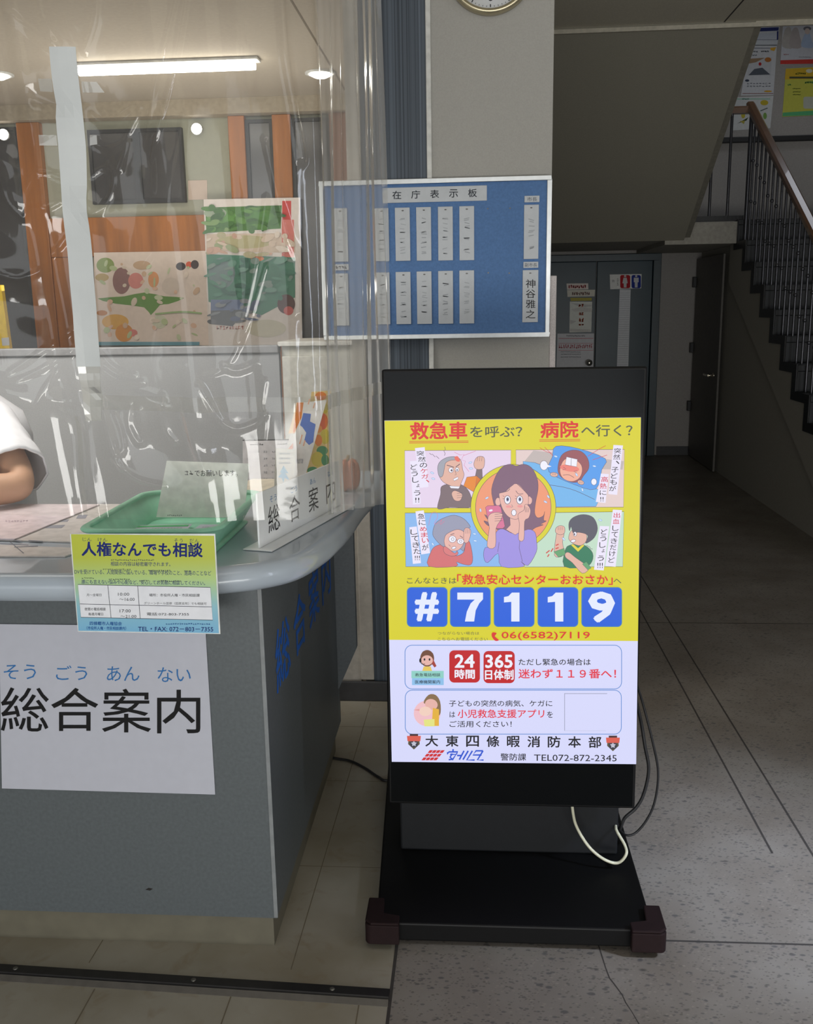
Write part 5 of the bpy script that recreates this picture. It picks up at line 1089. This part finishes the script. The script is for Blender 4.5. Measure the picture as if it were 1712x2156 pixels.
# ================================================================== OFFICE BEHIND THE CURTAIN
M_part = mat('grey_partition_fabric', (150, 151, 153), 0.8, noise=.03, scale=200, bump=.2)
pt = thing('office_partition', (-1.6, 3.6, 0), 'low grey office partition behind the counter', 'partition')
a = MB(); a.box((-3.2, 3.60, .05), (-.742, 3.635, 1.238), M_part); a.build('panel', pt)
a = MB(); a.box((-3.2, 3.59, 1.2385), (-.742, 3.645, 1.268), mat('grey_rail', (134, 134, 136), 0.5)); a.build('top_rail', pt, bevel=.004)
for x in (-3.1, -2.0, -.86):
    a = MB(); a.box((x, 3.45, 0), (x+.05, 3.78, .0495), M_dark); a.build('foot', pt)
cb = thing('office_cabinet', (-.62, 3.8, 0), 'white office cabinet at the right end of the grey partition', 'cabinet')
M_wcab2 = mat('white_cabinet', (196, 194, 186), 0.5)
a = MB(); a.box((-.735, 3.62, 0), (-.455, 4.0, 1.262), M_wcab2); a.build('carcass', cb, bevel=.003)
a = MB(); a.box((-.731, 3.604, .08), (-.46, 3.6195, 1.225), M_wcab2); dr = a.build('door', cb, bevel=.003)
a = MB(); a.tube([(-.70, 3.595, .78), (-.70, 3.595, .90)], .006, M_alu, 8); a.build('handle', dr)
a = MB(); a.box((-.745, 3.60, 1.2625), (-.45, 4.01, 1.28), mat('cabinet_top', (208, 206, 200), 0.5)); a.build('top', cb, bevel=.003)
fo = Frame((0, OY-.052, 0), (1, 0, 0), (0, 0, 1))
def o1(t):
    t.at(0, 0, 2.14)
    t.poly([(440, 1345), (560, 1335), (650, 1318), (740, 1335), (830, 1342), (760, 1370), (720, 1375), (680, 1420), (650, 1385), (520, 1368)], ink((96, 138, 58)), 2)
    for x, y, rx, ry, c in ((475, 1195, 40, 34, (132, 150, 84)), (460, 1250, 30, 18, (176, 150, 90)), (548, 1265, 40, 60, (138, 100, 96)), (612, 1265, 34, 36, (206, 130, 120)), (692, 1260, 24, 36, (214, 150, 100)), (815, 1200, 22, 18, (60, 50, 50)), (852, 1192, 14, 14, (206, 90, 60)), (878, 1192, 18, 20, (70, 60, 60)), (520, 1450, 60, 34, (214, 164, 80)), (560, 1500, 40, 40, (206, 140, 66)), (460, 1410, 24, 12, (190, 130, 80)), (720, 1450, 34, 30, (196, 196, 170)), (600, 1500, 20, 16, (206, 120, 110)), (640, 1195, 40, 20, (190, 160, 130)), (770, 1290, 40, 40, (206, 190, 176))): t.ell(x, y, rx, ry, ink(c))
    rq = random.Random(4)
    for _ in range(46): t.ell(rq.uniform(460, 890), rq.uniform(1170, 1520), rq.uniform(5, 22), rq.uniform(4, 16), ink(rq.choice([(206, 190, 170), (190, 196, 160), (214, 176, 150), (222, 206, 190), (176, 186, 140), (200, 168, 140)])), rot=rq.uniform(0, 3), n=12)
    t.stroke([(700, 1415), (820, 1405), (910, 1412)], 8, ink((150, 176, 120)), smooth=3); t.rect(440, 1540, 900, 1556, ink((96, 146, 160)))
flat('office_poster', fo, [(198, 532), (441, 528), (441, 727), (202, 728)], 'pale poster with a green strip and colourful drawings behind the curtain', 'poster', (216, 198, 184), o1, th=.004)
fo2 = Frame((0, OY-.058, 0), (1, 0, 0), (0, 0, 1))
def o2(t):
    t.at(0, 0, 2.14)
    t.poly([(925, 935), (1270, 925), (1265, 1030), (1100, 1040), (930, 1050)], ink((78, 122, 60))); t.ell(1000, 985, 70, 40, ink((96, 146, 72))); t.ell(1150, 975, 80, 42, ink((86, 134, 70))); t.ell(970, 960, 50, 25, ink((150, 164, 140)))
    t.poly([(930, 1055), (1330, 1050), (1330, 1140), (930, 1130)], ink((200, 180, 160))); t.ell(1100, 1090, 130, 30, ink((178, 170, 130))); t.rect(1272, 905, 1312, 990, ink((196, 70, 66))); t.rect(1270, 990, 1325, 1170, ink((206, 120, 110)))
    t.poly([(930, 1145), (1330, 1160), (1330, 1340), (1180, 1420), (940, 1360)], ink((74, 128, 104))); t.ell(1000, 1230, 60, 70, ink((110, 130, 128))); t.ell(1180, 1240, 90, 60, ink((66, 118, 94))); t.ell(1160, 1165, 30, 12, ink((206, 130, 90)))
    t.poly([(950, 1350), (1100, 1350), (1090, 1420), (950, 1420)], ink((104, 118, 150))); t.poly([(950, 1400), (1100, 1395), (1050, 1470), (950, 1460)], ink((96, 100, 104))); t.ell(1290, 1370, 40, 44, ink((90, 64, 60))); t.ell(1300, 1400, 22, 20, ink((196, 96, 90)))
    t.ell(1200, 1480, 90, 40, ink((196, 190, 170))); t.scribble(975, 1468, 1100, 1486, ink((206, 150, 140)), 9, 4); rq = random.Random(9)
    for k in range(150):
        z_ = rq.random()
        if z_ < .32: x, y, c = rq.uniform(935, 1262), rq.uniform(932, 1045), rq.choice([(70, 112, 56), (96, 142, 70), (60, 98, 52), (120, 150, 92), (84, 128, 64)])
        elif z_ < .5: x, y, c = rq.uniform(935, 1310), rq.uniform(1055, 1150), rq.choice([(206, 186, 166), (176, 168, 134), (196, 160, 140), (150, 160, 120), (214, 200, 184)])
        elif z_ < .9: x, y, c = rq.uniform(945, 1320), rq.uniform(1160, 1350), rq.choice([(66, 118, 98), (84, 138, 114), (58, 104, 88), (104, 146, 128), (120, 140, 130)])
        else: x, y, c = rq.uniform(950, 1170), rq.uniform(1350, 1450), rq.choice([(96, 106, 130), (110, 112, 116), (130, 136, 140)])
        t.ell(x, y, rq.uniform(8, 34), rq.uniform(5, 16), ink(c), rot=rq.uniform(-.5, .5), n=12)
flat('office_poster', fo2, [(429, 420), (632, 416), (637, 726), (440, 728)], 'taller poster with green trees and a teal lake behind the curtain', 'poster', (214, 204, 196), o2, th=.004)
fo3 = Frame((0, OY-.001, 0), (1, 0, 0), (0, 0, 1))
flat('wall_memo', fo3, [(396, 380), (436, 379), (437, 420), (397, 421)], 'small pinkish square memo on the office wall above the posters', 'paper', (196, 176, 160))
yz = at(10, 770, 4.6).z; yb = thing('yellow_folder', (-2.3, 4.6, yz), 'bright yellow folder at the far left of the office', 'folder')
a = MB(); a.prism([at(-60, 600, 4.6), at(2, 600, 4.6), at(20, 733, 4.6), at(24, 770, 4.6), at(-60, 772, 4.6)][::-1], (0, .03, 0), mat('yellow_card', (222, 186, 20), 0.5)); a.build('cover', yb)
fo4 = Frame((0, 4.6, 0), (1, 0, 0), (0, 0, 1)); art = Art(fo4); art.poly([(3, 712), (19, 710), (20, 727), (5, 728)], wt); art.build('white_label', yb)
sh = thing('office_shelf', (-2.5, 4.75, 0), 'brown office shelf standing at the far left behind the partition', 'shelf')
a = MB(); a.box((-2.95, 4.55, 0), (-2.05, 4.95, yz-.004), M_orange); a.build('carcass', sh, bevel=.004)
# tube lamp, then glowing discs for lights mirrored in the curtain
tp0, tp1 = atz(166, 143, 2.485), atz(541, 134, 2.485)
lp = thing('tube_lamp', ((tp0.x+tp1.x)/2, tp0.y, 2.47), 'long lit fluorescent tube lamp on the office ceiling', 'lamp')
a = MB(); a.box((tp0.x-.02, tp0.y-.04, 2.487), (tp1.x+.02, tp0.y+.04, 2.4995), M_whitetrim); a.build('housing', lp, bevel=.004)
a = MB(); a.tube([(tp0.x, tp0.y, 2.468), (tp1.x, tp0.y, 2.468)], .018, glow((255, 250, 238), 16), 12); a.build('tube', lp)
for (px_, py_, lab) in ((675, 153, 'round glowing disc standing for a mirrored light right of the tube lamp'), (-6, 156, 'round glowing disc standing for a mirrored light at the left edge')):  # glowing discs at ceiling height, added in place of mirrored lights
    p = atz(px_, py_, 2.4995); r = thing('reflection_disc', p, lab, 'lamp', None)
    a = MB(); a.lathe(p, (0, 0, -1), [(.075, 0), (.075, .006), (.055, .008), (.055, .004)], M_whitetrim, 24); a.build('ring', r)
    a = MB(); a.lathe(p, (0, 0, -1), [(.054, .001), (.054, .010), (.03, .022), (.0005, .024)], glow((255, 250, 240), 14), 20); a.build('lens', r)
for (px_, py_, lab) in ((415, 272, 'small glowing disc standing for a reflection right of the dark window'), (9, 284, 'small glowing disc standing for a reflection at the far left of the office')):  # glowing discs on the wall, added in place of curtain reflections
    p = at(px_, py_, OY-.04); r = thing('reflection_spot', p, lab, 'lamp', None)
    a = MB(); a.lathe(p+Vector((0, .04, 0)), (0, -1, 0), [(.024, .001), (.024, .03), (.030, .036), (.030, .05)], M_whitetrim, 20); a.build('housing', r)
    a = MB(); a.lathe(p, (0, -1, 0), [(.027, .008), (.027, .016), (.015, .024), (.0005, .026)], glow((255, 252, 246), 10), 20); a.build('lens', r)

# ================================================================== PERSON BEHIND THE COUNTER
M_skin = mat('skin', (204, 158, 128), 0.55, noise=.04, scale=12)
M_shirt = mat('white_shirt_cotton', (226, 226, 232), 0.8, noise=.02, scale=30, bump=.1)
M_hair = mat('black_hair', (30, 26, 25), 0.5, noise=.1, scale=60, stretch=(1, 1, .1))
pe_ = thing('person', (-1.50, 2.66, 0), 'person in a white short-sleeved shirt resting a bare forearm on the counter', 'person')
bv, be, br = [], [], []
def V_(p, r, par=None):
    bv.append(Vector(p)); br.append(r if isinstance(r, tuple) else (r, r))
    if par is not None: be.append((par, len(bv)-1))
    return len(bv)-1
pel = V_((-1.52, 2.74, .52), (.15, .12)); sp = V_((-1.51, 2.72, .70), (.125, .10), pel); chs = V_((-1.505, 2.70, .95), (.115, .09), sp); up_ = V_((-1.50, 2.69, 1.08), (.072, .055), chs); nk = V_((-1.50, 2.67, 1.20), .052, up_)
hb = V_((-1.50, 2.65, 1.27), .062, nk); hm_ = V_((-1.50, 2.645, 1.345), .082, hb); ht = V_((-1.50, 2.655, 1.41), .072, hm_)
ELB = Vector((-1.182, 2.375, .957)); SHD = Vector((-1.345, 2.57, 1.085))
def arm(sd, el, wr, par):
    a0 = V_(sd, .048, par); a1 = V_(sd.lerp(el, .5), .046, a0); a2 = V_(el, .044, a1); a3 = V_(el.lerp(wr, .35), .044, a2); a4 = V_(el.lerp(wr, .75), .034, a3); a5 = V_(wr, .026, a4)
    d = (wr-el).normalized(); side = d.cross(Vector((0, 0, 1))).normalized(); pm = V_(wr+d*.05, (.034, .016), a5)
    for k, (o, ln) in enumerate(((-.026, .062), (-.009, .072), (.009, .068), (.026, .052))):
        b0 = V_(wr+d*.085+side*o, .0095, pm); b1 = V_(wr+d*(.085+ln*.5)+side*o*1.1+Vector((0, 0, .004)), .0088, b0); V_(wr+d*(.085+ln)+side*o*1.1-Vector((0, 0, .008)), .0075, b1)
    s2 = -1 if side.y > 0 else 1
    t0 = V_(wr+d*.03+side*s2*.034, .011, a5); V_(wr+d*.075+side*s2*.05, .009, t0)
arm(SHD, ELB, Vector((-1.415, 2.20, .952)), up_); arm(Vector((-1.665, 2.62, 1.128)), Vector((-1.80, 2.44, .955)), Vector((-1.60, 2.30, .945)), up_)
for sx in (-1, 1):
    h_ = V_((-1.52+sx*.09, 2.70, .50), .085, pel); kn = V_((-1.52+sx*.11, 2.50+.02, .47), .06, h_); an = V_((-1.52+sx*.11, 2.56, .08), .04, kn); V_((-1.52+sx*.11, 2.47, .035), .032, an)
me = bpy.data.meshes.new('body'); me.from_pydata([v-Vector(pe_.location) for v in bv], be, []); me.materials.append(M_skin)
bo = bpy.data.objects.new('body', me); COL.objects.link(bo); bo.parent = pe_; BASE['body'] = Vector(pe_.location)
sk = bo.modifiers.new('skin', 'SKIN'); ly = me.skin_vertices[0].data
for i, rr2 in enumerate(br): ly[i].radius = rr2
ly[pel].use_root = True; sk.use_smooth_shade = True
sb = bo.modifiers.new('sub', 'SUBSURF'); sb.levels = 2; sb.render_levels = 2
a = MB(); hc = Vector((-1.50, 2.665, 1.375))
a.loft([[hc+Vector((.102*math.sin(math.pi*(j+.001)/9)*math.cos(2*math.pi*i/20), .108*math.sin(math.pi*(j+.001)/9)*math.sin(2*math.pi*i/20)+.01, .112*math.cos(math.pi*(j+.001)/9)+max(0, -math.sin(2*math.pi*i/20))*.05*(j/5)**2)) for i in range(20)] for j in range(6)], M_hair, cap=False)
a.loft([[hc+Vector((.102*math.cos(t), .02+.10*math.sin(t), z)) for t in [math.radians(-15+210*i/16) for i in range(17)]] for z in (.02, -.04, -.10)], M_hair, cap=False, closed=False); a.build('hair', pe_, solid=.012)
a = MB(); fx = Vector((-1.50, 2.57, 1.33))
for sx in (-1, 1):
    e = fx+Vector((sx*.032, .004, .012)); a.lathe(e, (0, -1, 0), [(.011, -.004), (.009, .004), (.0003, .006)], mat('eye_white', (230, 228, 224), .3), 12)
    a.lathe(e+Vector((0, -.0045, 0)), (0, -1, 0), [(.0052, 0), (.0045, .0018), (.0002, .002)], M_hair, 10)
    a.tube([e+Vector((-.016, -.002, .018)), e+Vector((0, -.005, .022)), e+Vector((.016, -.002, .018))], .0028, M_hair, 6)
a.build('eyes', pe_)
a = MB(); a.loft([[fx+Vector((.001+sx*w, -.004-d, z)) for sx, w in ((-1, .006+d*.5), (0, 0), (1, .006+d*.5))] for z, d in ((.012, 0), (-.008, .012), (-.022, .018), (-.030, .004))], M_skin, cap=False, closed=False); a.build('nose', pe_, solid=.004)
a = MB(); a.tube([fx+Vector((-.022, .004, -.052)), fx+Vector((0, -.004, -.050)), fx+Vector((.022, .004, -.052))], [.002, .005, .002], mat('lips', (178, 104, 96), .5), 8); a.build('mouth', pe_)
for sx in (-1, 1):
    a = MB(); a.lathe((-1.50+sx*.086, 2.655, 1.335), (sx, -.3, 0), [(.012, 0), (.026, .006), (.022, .012), (.006, .008)], M_skin, 14); a.build('ear', pe_)
# shirt: torso and two short open sleeves
def ring(c, ax, rx, ry, n=22, ref=Vector((0, 1, 0))):
    ax = ax.normalized(); u = (ref-ax*ref.dot(ax)).normalized(); v = ax.cross(u); return [c+u*rx*math.cos(2*math.pi*k/n)+v*ry*math.sin(2*math.pi*k/n) for k in range(n)]
a = MB(); zz_ = Vector((0, 0, 1))
a.loft([ring(Vector((-1.515+.0, y, z)), zz_, ry, rx) for z, rx, ry, y in ((.48, .20, .165, 2.74), (.70, .185, .15, 2.72), (.92, .195, .15, 2.70), (1.05, .215, .15, 2.68), (1.12, .195, .13, 2.675), (1.165, .135, .10, 2.672), (1.20, .076, .074, 2.67))], M_shirt, cap=False)
def sleeve(sd, el):
    d = (el-sd).normalized(); L = (el-sd).length; R = []
    for k in range(17):
        t = k/16; rr3 = .078-.002*t+.010*math.sin(t*17)*(.25+.5*t)*.35+(.006*t*t); q = []
        for i, p in enumerate(ring(sd+d*(L*.95*t-.035), d, rr3, rr3*.92, 26)):
            c = sd+d*(L*.95*t-.035); w_ = 1+.035*math.sin(i*1.9+t*6)*t; q.append(c+(p-c)*w_)
        R.append(q)
    R.append([sd+d*(L*.95-.037)+(p-(sd+d*(L*.95-.035)))*.93 for p in R[-1]])
    a.loft(R, M_shirt, cap=False)
sleeve(SHD+Vector((-.02, .02, .0)), ELB+Vector((0, 0, .012))); sleeve(Vector((-1.645, 2.64, 1.128)), Vector((-1.80, 2.44, .967)))
a.build('shirt', pe_, solid=.002)
a = MB(); M_tr = mat('navy_trousers', (40, 44, 58), .8)
a.loft([ring(Vector((-1.52, 2.74, z)), zz_, .17, .205) for z in (.42, .50, .58)], M_tr)
for sx in (-1, 1): a.tube([(-1.52+sx*.09, 2.70, .50), (-1.52+sx*.11, 2.52, .47), (-1.52+sx*.11, 2.56, .10)], [.105, .082, .065], M_tr, 16)
a.build('trousers', pe_)
